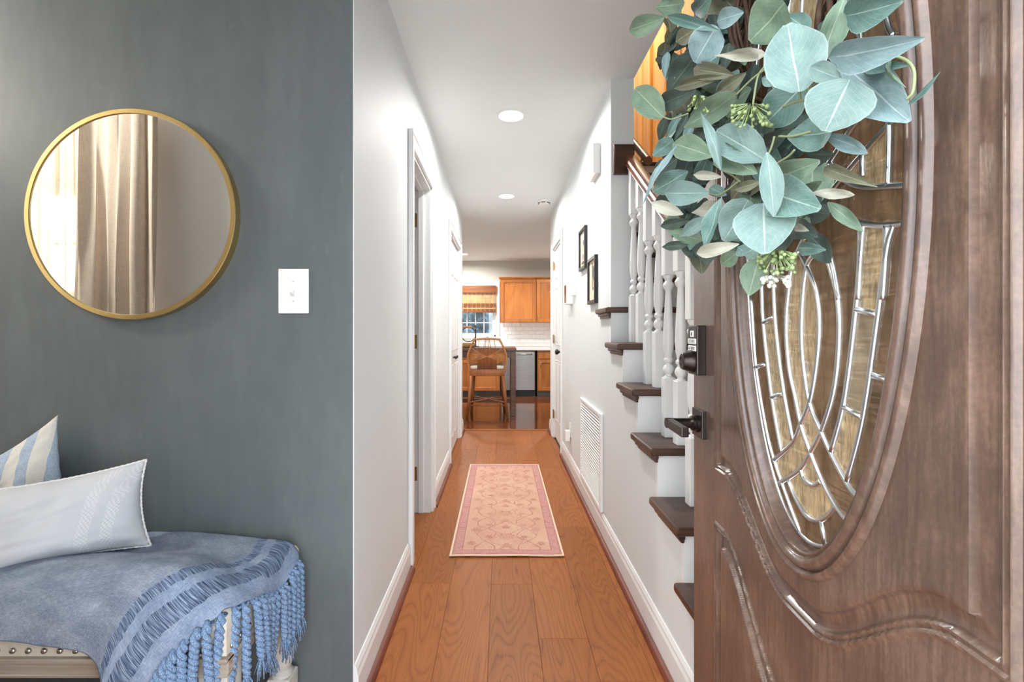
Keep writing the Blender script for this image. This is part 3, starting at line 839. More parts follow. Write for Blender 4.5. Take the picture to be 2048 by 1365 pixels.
# ================================================================== HALL DOORS
PAINTD = plain('door_paint_white', (0.74, 0.74, 0.73), 0.35, var=0.012)
def panel_leaf(parent, name, y0, y1, z0, z1, xf, side, rows, cols, th=0.034, rotate=None):
    """moulded panel door leaf in the plane x=xf; side=+1 shows toward +X"""
    lo = min(xf, xf-side*th); hi = max(xf, xf-side*th)
    wdt = y1-y0
    st = 0.10 if wdt > 0.5 else 0.055
    mid = 0.09 if wdt > 0.5 else 0.06
    zs = rows
    leaf = G().box(lo, hi, y0, y1, z0, z1, 0.002, 1).build(name, PAINTD, parent)
    pw = (wdt-2*st-(cols-1)*mid)/cols
    for c in range(cols):
        a = y0+st+c*(pw+mid)
        for (p, q) in zs:
            g = G()
            def R(i, h, a=a, p=p, q=q):
                x = xf+side*h
                return [g.bm.verts.new((x, yy, zz)) for yy, zz in ((a+i, p+i), (a+pw-i, p+i), (a+pw-i, q-i), (a+i, q-i))]
            loops = [R(-0.004, 0.0004), R(0.004, 0.006), R(0.012, 0.0015), R(0.022, 0.0012), R(0.04, 0.006)]
            for A, B in zip(loops, loops[1:]):
                for k in range(4): g.bm.faces.new((A[k], A[(k+1) % 4], B[(k+1) % 4], B[k]))
            g.bm.faces.new(loops[-1]); g.build('panel', PAINTD, leaf)
    return leaf
ROWS6 = [(0.22, 0.86), (1.02, 1.62), (1.72, 1.92)]
hd = thing('door_2', (WR+0.03, 4.8, 0), 'white six panel hall door with black knob in the right wall', 'door', kind='structure')
leaf = panel_leaf(hd, 'leaf', OP3[0]+0.018, OP3[1]-0.018, 0.012, OP3[2]-0.019, WR+0.012, -1, ROWS6, 2)
G().lathe([(0.028, 0.0), (0.028, -0.006), (0.012, -0.009), (0.011, -0.032), (0.022, -0.040), (0.0275, -0.052), (0.024, -0.064), (0.012, -0.069), (0.001, -0.07)], (WR+0.0125, OP3[0]+0.075, 0.965), 24, 'X').build('knob', BLACK, leaf, True)
for zz in (0.26, 1.08, 1.88): hinge(hd, (WR-0.001+0.002, OP3[1]-0.012, zz), 'X')
cl = thing('door_4', (WL-0.06, 4.6, 0), 'white bifold closet doors with small black knobs in the left wall', 'door', kind='structure')
wleaf = (OP2[1]-OP2[0]-0.036-0.008)/2
ROWSB = [(0.16, 0.84), (0.98, 1.60), (1.70, 1.90)]
for i in range(2):
    a = OP2[0]+0.018+0.002+i*(wleaf+0.004)
    lf = panel_leaf(cl, 'leaf', a, a+wleaf, 0.02, OP2[2]-0.045, WL-0.014, 1, ROWSB, 2)
    ky = a+wleaf-0.035 if i == 0 else a+0.035
    G().lathe([(0.009, 0), (0.007, 0.004), (0.006, 0.018), (0.014, 0.024), (0.016, 0.032), (0.012, 0.038), (0.001, 0.04)], (WL-0.0135, ky+(-0.03 if i == 0 else 0.03), 0.91), 16, 'X').build('knob', BLACK, lf, True)
G().box(WL-0.055, WL-0.012, OP2[0]+0.016, OP2[1]-0.016, OP2[2]-0.042, OP2[2]-0.016).build('track', STEEL, cl)

# ================================================================== HALL WALL OBJECTS
# door chime
t = thing('door_chime', (WR, 2.82, 2.18), 'white curved door chime box high on the right hall wall', 'door chime')
g = G(); N = 10
prof2 = [(0, -0.085)]+[(-0.030-0.022*math.cos((q/N-0.5)*PI), -0.085+0.17*q/N) for q in range(N+1)]+[(0, 0.085)]
g.prism(prof2, lambda a, b: Vector((WR+a*0.98, 2.73, 2.18+b)), lambda a, b: Vector((WR+a*0.98, 2.915, 2.18+b))); g.build('cover', PLASTIC, t)
G().box(WR-0.046, WR-0.0001, 2.719, 2.727, 2.09, 2.265, 0.002, 1).build('end_cap', PLASTIC, t)
G().box(WR-0.036, WR-0.0002, 2.727, 2.7301, 2.095, 2.262).build('shadow_gap', BLACK, t)
# pictures
def art_mat(name, seed, shapes):
    m = M(name, 0.7); c = m.xyz(m.coord('Generated'))
    base = m.ramp(m.noise(m.coord('Generated'), 3+seed, 4), [(0.3, rgb(214, 192, 166)), (0.7, rgb(234, 218, 196))])
    col = base
    wob = (m.noise(m.coord('Generated'), 11+seed, 3)-0.5)*0.12
    for (cy, cz, ry_, rz_, cc) in shapes:
        d = (((c[1]-cy)/ry_).pow(2.0)+((c[2]-cz)/rz_).pow(2.0)).sqrt()+wob*4
        col = m.mix(d.smooth(1.1, 0.8), col, cc)
    m.color(col); return m.m
def picture(y0, y1, z0, z1, label, mat):
    t = thing('picture_frame', (WR, (y0+y1)/2, z0), label, 'picture', 'small framed drawings')
    f = 0.022; d = 0.022
    g = G(); xa, xb = WR-d, WR-0.0002
    g.box(xa, xb, y0, y0+f, z0, z1, 0.002, 1); g.box(xa, xb, y1-f, y1, z0, z1, 0.002, 1); g.box(xa, xb, y0+f*0.9, y1-f*0.9, z0, z0+f, 0.002, 1); g.box(xa, xb, y0+f*0.9, y1-f*0.9, z1-f, z1, 0.002, 1)
    g.build('frame', BLACK, t)
    G().box(WR-0.010, WR-0.0004, y0+f*0.8, y1-f*0.8, z0+f*0.8, z1-f*0.8).build('print', mat, t)
dk, md = rgb(88, 78, 70), rgb(150, 128, 108)
picture(3.13, 3.37, 1.595, 1.88, 'black framed drawing hanging higher, the left of the two pictures', art_mat('sketch_print_a', 1, [(0.45, 0.66, 0.10, 0.10, dk), (0.5, 0.52, 0.06, 0.16, md), (0.5, 0.28, 0.16, 0.10, md), (0.5, 0.12, 0.3, 0.05, dk)]))
picture(2.79, 3.03, 1.338, 1.628, 'black framed drawing hanging lower, nearer the stairs', art_mat('sketch_print_b', 4, [(0.42, 0.66, 0.20, 0.20, dk), (0.5, 0.84, 0.09, 0.10, dk), (0.5, 0.45, 0.13, 0.14, md), (0.45, 0.3, 0.10, 0.05, dk)]))
# thermostat and sensor
t = thing('thermostat', (WR, 3.86, 1.40), 'white thermostat with dark screen on the right hall wall', 'thermostat')
G().box(WR-0.052, WR-0.0002, 3.78, 3.90, 1.385, 1.55, 0.006, 3).build('body', PLASTIC, t)
G().box(WR-0.0535, WR-0.0515, 3.79, 3.89, 1.40, 1.545, 0.001, 1).build('screen', plain('dark_screen', (0.02, 0.014, 0.012), 0.12), t)
t = thing('alarm_sensor', (WR, 3.66, 1.44), 'small white sensor box beside the thermostat', 'sensor')
G().box(WR-0.030, WR-0.0002, 3.63, 3.69, 1.445, 1.56, 0.004, 2).build('body', PLASTIC, t); G().box(WR-0.0315, WR-0.0298, 3.645, 3.675, 1.455, 1.50, 0.001, 1).build('cover', PLASTIC, t)
# outlet with plugged-in adapter
t = thing('wall_outlet', (WR, 3.90, 0.34), 'white wall outlet low on the right hall wall', 'outlet')
G().box(WR-0.006, WR-0.0002, 3.865, 3.935, 0.285, 0.40, 0.003, 2).build('cover_plate', PLASTIC, t); G().box(WR-0.008, WR-0.0055, 3.884, 3.916, 0.35, 0.384, 0.002, 1).build('socket', PLASTIC, t)
t = thing('plug_adapter', (WR-0.03, 3.90, 0.26), 'white plug-in adapter sitting in the low wall outlet', 'adapter')
G().box(WR-0.046, WR-0.0078, 3.868, 3.925, 0.255, 0.340, 0.005, 2).build('body', PLASTIC, t); G().box(WR-0.048, WR-0.0455, 3.885, 3.908, 0.275, 0.30, 0.001, 1).build('vent', PLASTIC, t)
# return air grille
t = thing('return_air_grille', (WR, 3.0, 0.145), 'tall white louvred return air grille above the right baseboard', 'air vent')
y0, y1, z0, z1 = 2.645, 3.32, 0.140, 0.70
g = G(); f = 0.028
for (a, b, c, d_) in ((y0, y0+f, z0, z1), (y1-f, y1, z0, z1), (y0+f, y1-f, z0, z0+f), (y0+f, y1-f, z1-f, z1)): g.box(WR-0.020, WR-0.0003, a, b, c, d_, 0.004, 1)
g.build('frame', PLASTIC, t)
G().box(WR-0.0015, WR-0.0004, y0+f, y1-f, z0+f, z1-f).build('backing', plain('duct_dark', (0.02, 0.02, 0.02), 0.8), t)
nl = 27; pitch = (z1-z0-2*f)/nl
lm = None
for i in range(nl):
    zc = z0+f+pitch*(i+0.5)
    if lm is None:
        g = G(); g.prism([(-0.0175, -0.0042), (-0.0170, -0.0058), (-0.0100, 0.0012), (-0.0106, 0.0028)], lambda a, b: Vector((WR+a, y0+f, zc+b)), lambda a, b: Vector((WR+a, y1-f, zc+b)))
        lm = g.build('louvre', PLASTIC, t)
    else: share(lm, t, (0, 0, pitch*i))
# switches
def plate(name, label, cat, c, nrm, wd, ht, group=None):
    """toggle switch plate; nrm '-Y' or '-X'"""
    t = thing(name, c, label, cat, group); x, y, z = c
    if nrm == '-Y':
        p = G().box(x-wd/2, x+wd/2, y-0.0065, y-0.0002, z-ht/2, z+ht/2, 0.003, 2).build('plate', PLASTIC, t)
        G().box(x-0.0055, x+0.0055, y-0.0075, y-0.006, z-0.0135, z+0.0135, 0.0005, 1).build('toggle_surround', PLASTIC, t)
        g = G(); g.bar((x, y-0.006, z+0.001), (x, y-0.020, z-0.010), 0.009, 0.010); g.build('toggle', PLASTIC, t)
        for dz in (-0.030, 0.030):
            s_ = G().lathe([(0.0035, 0), (0.0032, -0.0012), (0.0005, -0.0016)], (x, y-0.006, z+dz), 12, 'Y').build('screw', PLASTIC, t, True)
            G().box(x-0.0028, x+0.0028, y-0.0079, y-0.0074, z+dz-0.0005, z+dz+0.0005).build('slot', STEEL, s_)
    else:
        G().box(x-0.0065, x-0.0002, y-wd/2, y+wd/2, z-ht/2, z+ht/2, 0.003, 2).build('plate', PLASTIC, t)
        G().bar((x-0.006, y, z), (x-0.018, y, z-0.008), 0.009, 0.010).build('toggle', PLASTIC, t)
    return t
c = px(588.5, 583, YD)
plate('light_switch', 'white toggle light switch on the slate blue wall', 'switch', (c.x, YD, c.z), '-Y', 0.0935, 0.138)
plate('light_switch', 'white light switch at the far end of the right hall wall', 'switch', (WR, 5.36, 1.62), '-X', 0.075, 0.2)

# ================================================================== RUG
def rug_mat():
    m = M('faded_pink_oriental_print', 0.9, 0, 0.2); c = m.xyz(m.coord())
    W2, L2 = 0.297, 0.825
    ax = c[0].abs(); ay = c[1].abs()
    ex = W2-ax; ey = L2-ay; ed = ex.min(ey)
    dis = (m.noise(m.coord(), 14, 3)-0.5)
    # field scrolls, mirrored left-right and repeated along the length
    per = 0.33
    yy = ((c[1]+10.0)/per).frac()*per-per/2
    wv = (c[1]*(2*PI/per))
    ln = (ax-(wv.sin()*0.055+0.115)-dis*0.05).abs().lt(0.0030)
    ln = ln.max((ax-(0.115-wv.sin()*0.055)-dis*0.05).abs().lt(0.0026))
    ln = ln.max((((wv*2.0+1.3).sin()*0.032+0.06-ax)-dis*0.06).abs().lt(0.0022))
    def rosette(cx, cy, r, k):
        rr = ((ax-cx).pow(2.0)+(yy-cy).pow(2.0)).sqrt(); th = (yy-cy).atan2(ax-cx)
        lobes = (th*k).sin()*(r*0.28)
        return ((rr-lobes-r).abs().lt(0.0028)).max((rr-lobes*0.5-r*0.5).abs().lt(0.0024)).max(rr.lt(r*0.16))
    for (a_, b_, r_, k_) in ((0.0, 0.0, 0.034, 8.0), (0.0, 0.12, 0.020, 6.0), (0.0, -0.12, 0.020, 6.0), (0.175, 0.08, 0.022, 8.0), (0.19, -0.09, 0.018, 6.0), (0.10, 0.15, 0.016, 6.0), (0.10, -0.01, 0.015, 6.0)):
        ln = ln.max(rosette(a_, b_, r_, k_))
    tw = m.noise(m.comb(ax*24, yy*20, 0.0), 1.0, 2.5, 0.55, 1.6)
    vine = ((tw*6.0).frac()-0.5).abs().lt(0.06)
    ln = ln.max(vine*0.55)
    wear = m.noise(m.coord(), 7, 4, 0.65)
    field = m.ramp(m.noise(m.coord(), 4, 3), [(0.3, rgb(194, 150, 130)), (0.7, rgb(206, 168, 146))])
    field = m.mix(ln*(wear.smooth(0.25, 0.75)*0.6+0.4), field, rgb(150, 96, 82))
    blot = m.noise(m.comb(ax*22, yy*22, 3.0), 1.0, 3)
    field = m.mix(blot.smooth(0.60, 0.72)*0.5, field, rgb(176, 118, 108))
    bt = m.noise(m.comb(c[0]*46, c[1]*46, 1.0), 1.0, 2, 0.6, 1.0)
    border = m.mix(((bt*4.0).frac()-0.5).abs().lt(0.14)*0.55, rgb(182, 132, 128), rgb(206, 166, 156))
    border = m.mix(blot.smooth(0.58, 0.7)*0.45, border, rgb(164, 98, 96))
    inb = ed.lt(0.062)
    col = m.mix(inb, field, border)
    l1 = (ed-0.062).abs().lt(0.0022).max((ed-0.013).abs().lt(0.0015)).max((ed-0.019).abs().lt(0.001))
    col = m.mix(l1*0.7, col, rgb(150, 96, 84))
    col = m.mix(ed.lt(0.011), col, rgb(222, 194, 168))
    m.color(col); m.bump(m.noise(m.coord(), 420, 2), 0.5, 0.001)
    return m.m
rx0, ry0, ry1 = 0.03, 2.41, 4.06
g = G()
def rugf(u, v):
    x = -0.297+0.594*u; y = -0.825+1.65*v
    z = 0.0062+0.0012*math.sin(14*x+5*y)*math.sin(7*y)+0.0018*max(0, 1-abs(v)/0.04)*(0.5+0.5*math.sin(22*x))
    return Vector((rx0+x, (ry0+ry1)/2+y, max(0.005, z)))
g.grid(rugf, 24, 66)
rug = g.build('runner_rug', rug_mat())
rug.location = (rx0, (ry0+ry1)/2, 0.0); rug.data.transform(Matrix.Translation(Vector((0, 0, 0.005))))
sm = rug.modifiers.new('thick', 'SOLIDIFY'); sm.thickness = 0.0045; sm.offset = -1
tag(rug, 'faded pink oriental runner rug on the hall floor', 'rug')

# ================================================================== MIRROR
c = px(259, 428, 1.415); MR = 0.3205
t = thing('round_mirror', (c.x, YD, c.z), 'round mirror with thin gold frame on the slate blue wall', 'mirror')
mm = M('mirror_glass', 0.005, 1.0); mm.color((0.93, 0.93, 0.92))
ring = [(MR-0.0155, -0.0265), (MR-0.0145, -0.030), (MR-0.002, -0.030), (MR, -0.028), (MR, -0.0005), (MR-0.0135, -0.0005)]
G().lathe(ring+[ring[0]], (c.x, YD, c.z), 128, 'Y', False).build('frame', GOLD, t, True, True)
G().lathe([(MR-0.0132, -0.004), (MR-0.0132, -0.0262), (0.0005, -0.0262)], (c.x, YD, c.z), 96, 'Y').build('glass', mm.m, t)

# ================================================================== LIVING WINDOW AND CURTAINS (seen in the mirror)
def clear_glass(name):
    m = bpy.data.materials.new(name); m.use_nodes = True; nt = m.node_tree; nt.nodes.clear()
    tr = nt.nodes.new('ShaderNodeBsdfTransparent'); tr.inputs[0].default_value = (0.95, 0.97, 0.97, 1)
    gl = nt.nodes.new('ShaderNodeBsdfGlossy'); gl.inputs['Roughness'].default_value = 0.02
    mx = nt.nodes.new('ShaderNodeMixShader'); mx.inputs[0].default_value = 0.06
    nt.links.new(tr.outputs[0], mx.inputs[1]); nt.links.new(gl.outputs[0], mx.inputs[2])
    o = nt.nodes.new('ShaderNodeOutputMaterial'); nt.links.new(mx.outputs[0], o.inputs[0]); return m
CGLASS = clear_glass('window_glass')
def window(name, x0, x1, z0, z1, yin, yout, units, cols, rows, label, frame_mat, casing_in):
    """double hung units in a wall whose inner face is yin; casing_in=+1 if room lies at +Y"""
    t = thing(name, ((x0+x1)/2, (yin+yout)/2, z0), label, 'window', kind='structure')
    ym = (yin+yout)/2; cw = 0.075; d = 0.018*casing_in
    g = G(); a, b = sorted((yin, yin+d))
    g.box(x0-cw, x0, a, b, z0-0.02, z1+cw, 0.003, 1); g.box(x1, x1+cw, a, b, z0-0.02, z1+cw, 0.003, 1); g.box(x0, x1, a, b, z1, z1+cw, 0.003, 1)
    g.build('casing', TRIM, t)
    a, b = sorted((yin+0.045*casing_in, ym)); G().box(x0-cw-0.02, x1+cw+0.02, a, b, z0-0.03, z0, 0.006, 2).build('sill', TRIM, t)
    uw = (x1-x0)/units
    for u in range(units):
        a = x0+u*uw; b = a+uw
        g = G(); f = 0.03
        g.box(a, a+f, ym-0.035, ym+0.035, z0, z1); g.box(b-f, b, ym-0.035, ym+0.035, z0, z1); g.box(a, b, ym-0.035, ym+0.035, z1-f, z1); g.box(a, b, ym-0.035, ym+0.035, z0, z0+f)
        g.build('frame', frame_mat, t)
        zm = (z0+z1)/2
        for (p, q, dy) in ((z0+f, zm+0.015, -0.012*casing_in*-1), (zm-0.015, z1-f, -0.012*casing_in)):
            g = G(); s = 0.035; ys = ym+dy
            g.box(a+f, a+f+s, ys-0.012, ys+0.012, p, q); g.box(b-f-s, b-f, ys-0.012, ys+0.012, p, q); g.box(a+f+s, b-f-s, ys-0.012, ys+0.012, p, p+s); g.box(a+f+s, b-f-s, ys-0.012, ys+0.012, q-s, q)
            sash = g.build('sash', TRIM, t)
            ga, gb, gp, gq = a+f+s, b-f-s, p+s, q-s
            for c in range(1, cols): xx = ga+(gb-ga)*c/cols; G().box(xx-0.008, xx+0.008, ys-0.008, ys+0.008, gp, gq).build('muntin', TRIM, sash)
            for r in range(1, rows): zz = gp+(gq-gp)*r/rows; G().box(ga, gb, ys-0.008, ys+0.008, zz-0.008, zz+0.008).build('muntin', TRIM, sash)
            for c in range(cols):
                for r in range(rows):
                    G().box(ga+(gb-ga)*c/cols, ga+(gb-ga)*(c+1)/cols, ys-0.002, ys+0.002, gp+(gq-gp)*r/rows, gp+(gq-gp)*(r+1)/rows).build('pane', CGLASS, sash)
    return t
window('window_1', WX0, WX1, WZ0, WZ1, EX1, EX0, 2, 2, 2, 'white double window behind the curtains, seen in the mirror', TRIM, 1)

LINEN = M('beige_linen', 0.9, 0, 0.2)
cc = LINEN.xyz(LINEN.coord())
th = LINEN.noise(LINEN.comb(cc[0]*300, cc[1]*300, cc[2]*30), 1.0, 2)*0.5+LINEN.noise(LINEN.comb(cc[0]*30, cc[1]*30, cc[2]*300), 1.0, 2)*0.5
LINEN.color(LINEN.ramp(th, [(0.3, rgb(200, 184, 166)), (0.7, rgb(224, 210, 196))])); LINEN.bump(th, 0.3, 0.001)
def sheer_mat():
    m = M('sheer_cream_linen', 0.9); nt = m.nt
    tr = nt.nodes.new('ShaderNodeBsdfTransparent'); tl = nt.nodes.new('ShaderNodeBsdfTranslucent'); tl.inputs[0].default_value = (*rgb(226, 214, 194), 1)
    df = nt.nodes.new('ShaderNodeBsdfDiffuse'); df.inputs[0].default_value = (*rgb(222, 208, 186), 1)
    a = nt.nodes.new('ShaderNodeMixShader'); a.inputs[0].default_value = 0.5; nt.links.new(tl.outputs[0], a.inputs[1]); nt.links.new(df.outputs[0], a.inputs[2])
    b = nt.nodes.new('ShaderNodeMixShader'); n = m.noise(m.coord(), 300, 2)
    nt.links.new((n.smooth(0.3, 0.7)*0.25+0.42).v, b.inputs[0]); nt.links.new(tr.outputs[0], b.inputs[1]); nt.links.new(a.outputs[0], b.inputs[2])
    nt.links.new(b.outputs[0], nt.nodes['Material Output'].inputs['Surface']); return m.m
SHEER = sheer_mat()
def curtain(name, x0, x1, z0, z1, y, amp, folds, mat, label, cat, pinch, seed):
    rn = random.Random(seed); ph = [rn.uniform(0, 6.28) for _ in range(6)]
    def f(u, v):
        z = z1+(z0-z1)*v
        k = pinch+(1-pinch)*smoothstep(0, 0.35, v)
        x = (x0+x1)/2+(u-0.5)*(x1-x0)*(0.90+0.10*v+0.02*math.sin(6*v+ph[0]))
        uu = u+0.05*math.sin(2*PI*1.3*u+ph[5])+0.03*math.sin(2*PI*2.7*u+ph[3])*(0.4+v)
        fo = math.sin(2*PI*folds*uu+ph[1]+0.9*math.sin(2.3*v+ph[2]))*(0.7+0.3*math.sin(5*u+ph[0]))+0.4*math.sin(2*PI*folds*1.7*u+ph[3]+v*3)
        return Vector((x+0.012*math.sin(2*PI*folds*u*2+ph[4]), y+amp*k*fo, z))
    o = G().grid(f, int(folds*16), 40).build(name, mat, None, True)
    md = o.modifiers.new('cloth', 'SOLIDIFY'); md.thickness = 0.0015
    return tag(o, label, cat)
curtain('curtain', -2.26, -1.765, 0.02, 2.36, EX1+0.125, 0.036, 3.6, LINEN.m, 'beige linen curtain panel with deep folds, seen in the mirror', 'curtain', 0.5, 3)
curtain('sheer_curtain', -2.92, -2.20, 0.02, 2.24, EX1+0.045, 0.014, 7, SHEER, 'sheer cream curtain in front of the window, seen in the mirror', 'curtain', 0.9, 8)
t = thing('curtain_rod', (-2.6, EX1, 2.3), 'dark curtain rod above the living room window', 'curtain rod')
G().tube([(-3.6, EX1+0.125, 2.38), (-1.70, EX1+0.125, 2.38)], 0.011, 12).build('rod', BLACK, t, True)
for xx in (-1.72, -3.5): G().tube([(xx, EX1+0.0005, 2.36), (xx, EX1+0.125, 2.369)], 0.008, 8).build('bracket', BLACK, t, True)
t = thing('sheer_rod', (-2.6, EX1, 2.2), 'thin dark rod carrying the sheer curtain', 'curtain rod')
G().tube([(-3.45, EX1+0.045, 2.25), (-1.92, EX1+0.045, 2.25)], 0.006, 10).build('rod', BLACK, t, True)
for xx in (-1.93, -3.44): G().tube([(xx, EX1+0.0005, 2.25), (xx, EX1+0.045, 2.25)], 0.005, 8).build('bracket', BLACK, t, True)

# ================================================================== BENCH
BX0, BX1, BY0, BY1 = -1.95, -0.615, 1.048, 1.425
bench = thing('upholstered_bench', ((BX0+BX1)/2, (BY0+BY1)/2, 0), 'weathered wood bench with cream seat and nailhead trim under the mirror', 'bench')
CREAM = plain('cream_linen_upholstery', rgb(206, 198, 184), 0.9, var=0.06, scale=90, bump=0.3, bscale=500)
WEATH = wood('weathered_whitewashed_wood', rgb(96, 78, 62), rgb(150, 134, 116), rgb(206, 200, 190), 'X', 6, 0.65, (9, 1.2), 110, 0.35, 0.3)
def zseat(x, y):
    """top of the padded seat"""
    e = min(x-BX0, BX1-x, y-BY0, BY1-y); r = 0.035
    z = 0.533
    if e < r: z -= r-math.sqrt(max(0, r*r-(r-max(0, e))**2))
    cx_, cy_ = (x-(BX0+BX1)/2)/((BX1-BX0)/2), (y-(BY0+BY1)/2)/((BY1-BY0)/2)
    return z+0.014*max(0, 1-cx_**4)*max(0, 1-cy_**2)
g = G()
nx_, ny_ = 70, 26
sx = lambda u: BX0+(BX1-BX0)*(0.5-0.5*math.cos(PI*u)) ; sy = lambda v: BY0+(BY1-BY0)*(0.5-0.5*math.cos(PI*v))
g.grid(lambda u, v: Vector((sx(u), sy(v), zseat(sx(u), sy(v)))), nx_, ny_)
lp = [(BX0, BY0), (BX1, BY0), (BX1, BY1), (BX0, BY1)]
g.box(BX0+0.0005, BX1-0.0005, BY0+0.0005, BY1-0.0005, 0.438, 0.4985)
g.build('seat', CREAM, bench, True, True)
g = G(); o_ = 0.006
g.box(BX0-o_, BX1+o_, BY0-o_, BY0+0.03, 0.398, 0.437, 0.003, 1); g.box(BX0-o_, BX1+o_, BY0-o_-0.004, BY0+0.02, 0.427, 0.4395, 0.003, 2); g.box(BX0-o_, BX1+o_, BY0-o_-0.003, BY0+0.02, 0.396, 0.404, 0.002, 1)
g.build('front_rail', WEATH, bench)
for xa, xb, xc in ((BX1-0.03, BX1+o_, BX1+o_+0.004), (BX0-o_, BX0+0.03, BX0-o_-0.004)):
    g = G().box(xa, xb, BY0+0.03, BY1, 0.398, 0.437, 0.003, 1); g.box(min(xa, xc), max(xb, xc), BY0+0.03, BY1, 0.427, 0.4395, 0.003, 1); g.build('side_rail', WEATH, bench)
G().box(BX0, BX1, BY1-0.03, BY1, 0.398, 0.437).build('back_rail', WEATH, bench)
nm = None
nails = [(BX1-0.02-0.0353*i, BY0, 0) for i in range(36)]
for (x, y, k) in nails:
    if nm is None:
        nm = G().lathe([(0.0068, 0.0005), (0.0066, -0.002), (0.0048, -0.0045), (0.0022, -0.0058), (0.0002, -0.006)], (x, BY0, 0.4525), 12, 'Y').build('nailhead', STEEL, bench, True); nx0 = x
    else: share(nm, bench, (x-nx0, 0, 0))
ne = None
for i in range(10):
    y = BY0+0.02+0.0353*i
    if ne is None: ne = G().lathe([(0.0068, -0.0005), (0.0066, 0.002), (0.0048, 0.0045), (0.0022, 0.0058), (0.0002, 0.006)], (BX1, y, 0.4525), 12, 'X').build('nailhead', STEEL, bench, True); ny0 = y
    else: share(ne, bench, (0, y-ny0, 0))
WLEG = plain('chalky_white_leg_paint', rgb(196, 194, 188), 0.6, var=0.12, scale=30)
for lx in (BX0+0.035, BX1-0.035):
    for ly in (BY0+0.035, BY1-0.035):
        g = G(); s = 0.033
        g.box(lx-s, lx+s, ly-s, ly+s, 0.30, 0.3985, 0.004, 1)
        g.lathe([(0.030, 0.305), (0.020, 0.295), (0.019, 0.285), (0.029, 0.275), (0.031, 0.262), (0.034, 0.235), (0.033, 0.205), (0.026, 0.178), (0.020, 0.168), (0.030, 0.160), (0.030, 0.150)][::-1], (lx, ly, 0), 20)
        g.box(lx-s, lx+s, ly-s, ly+s, 0.085, 0.152, 0.004, 1)
        g.lathe([(0.018, 0.0), (0.024, 0.01), (0.029, 0.03), (0.027, 0.05), (0.018, 0.066), (0.022, 0.078), (0.030, 0.086)], (lx, ly, 0), 20)
        g.build('leg', WLEG, bench, True, True)
for lx in (BX0+0.035, BX1-0.035): G().box(lx-0.018, lx+0.018, BY0+0.06, BY1-0.06, 0.10, 0.138, 0.004, 1).build('stretcher', WEATH, bench)
G().box(BX0+0.05, BX1-0.05, (BY0+BY1)/2-0.02, (BY0+BY1)/2+0.02, 0.102, 0.136, 0.004, 1).build('stretcher', WEATH, bench)

# ---- throw blanket
def throw_mat():
    m = M('blue_grey_woven_throw', 0.95, 0, 0.15); n_uv = m.nt.nodes.new('ShaderNodeUVMap'); uv = m.xyz(n_uv.outputs[0])
    s = uv[1]; a = uv[0]
    w1 = m.noise(m.comb(a*420, s*60, 0.0), 1.0, 2, 0.7); w2 = m.noise(m.comb(a*60, s*420, 2.0), 1.0, 2, 0.7)
    weave = w1*0.5+w2*0.5
    big = m.noise(m.comb(a*14, s*14, 0.0), 1.0, 3)
    t = weave*0.7+big*0.3
    main = m.ramp(t, [(0.30, rgb(78, 92, 114)), (0.5, rgb(130, 140, 158)), (0.72, rgb(180, 190, 204))])
    lightc = m.ramp(t, [(0.30, rgb(88, 106, 136)), (0.5, rgb(134, 150, 176)), (0.72, rgb(186, 196, 214))])
    thr = m.noise(m.comb(a*340, s*14, 0.0), 1.0, 3, 0.7, 0.4)
    darkc = m.ramp(thr, [(0.34, rgb(44, 56, 80)), (0.48, rgb(86, 102, 130)), (0.64, rgb(164, 182, 206))])
    wob = (m.noise(m.comb(a*30, s*3, 0.0), 1.0, 3)-0.5)*0.022
    ss = s+wob
    col = m.mix(ss.lt(0.135), main, lightc)
    b1 = ss.gt(0.048)*ss.lt(0.098); b2 = ss.gt(0.125)*ss.lt(0.150)
    col = m.mix(b1.max(b2), col, darkc)
    m.color(col); m.bump(weave*0.6+thr*b1.max(b2)*0.8, 0.6, 0.003); return m.m
THROW = throw_mat()
HEM = [(-0.600, 1.385, 0.492), (-0.598, 1.335, 0.482), (-0.602, 1.285, 0.466), (-0.604, 1.235, 0.472), (-0.606, 1.175, 0.497), (-0.616, 1.10, 0.522), (-0.648, 1.040, 0.520), (-0.690, 1.022, 0.487), (-0.722, 1.014, 0.455), (-0.745, 1.005, 0.415), (-0.775, 1.0, 0.36), (-0.80, 1.0, 0.30)]
FRONT = [(-1.95, 1.060, 0.505), (-1.6, 1.050, 0.497), (-1.30, 1.042, 0.490), (-1.14, 1.036, 0.484), (-1.02, 1.034, 0.476), (-0.93, 1.032, 0.464), (-0.885, 1.026, 0.440), (-0.868, 1.018, 0.405), (-0.858, 1.010, 0.36), (-0.80, 1.0, 0.30)]
BACK = [(-1.95, 1.418, 0.545), (-1.4, 1.418, 0.556), (-1.05, 1.418, 0.557), (-0.90, 1.416, 0.555), (-0.76, 1.413, 0.545), (-0.66, 1.405, 0.535), (-0.612, 1.395, 0.515), (-0.600, 1.385, 0.492)]
def poly_at(pts, t):
    P = [Vector(p) for p in pts]; L = [0]
    for a, b in zip(P, P[1:]): L.append(L[-1]+(b-a).length)
    d = t*L[-1]
    for i in range(len(P)-1):
        if d <= L[i+1] or i == len(P)-2: return P[i].lerp(P[i+1], (d-L[i])/max(1e-9, L[i+1]-L[i]))
hemc = catmull(HEM, 6); frc = catmull(FRONT, 6); bkc = catmull(BACK, 6)
NU, NV = 110, 150
def coons(u, v):
    vv = 1-(1-v)**1.35
    A, B, C, D = Vector(BACK[0]), Vector(BACK[-1]), Vector(HEM[-1]), Vector(FRONT[0])
    L = A.lerp(D, u); R = poly_at(hemc, u); Bk = poly_at(bkc, vv); F = poly_at(frc, vv)
    return L.lerp(R, vv)+Bk.lerp(F, u)-(A.lerp(B, vv).lerp(D.lerp(C, vv), u))
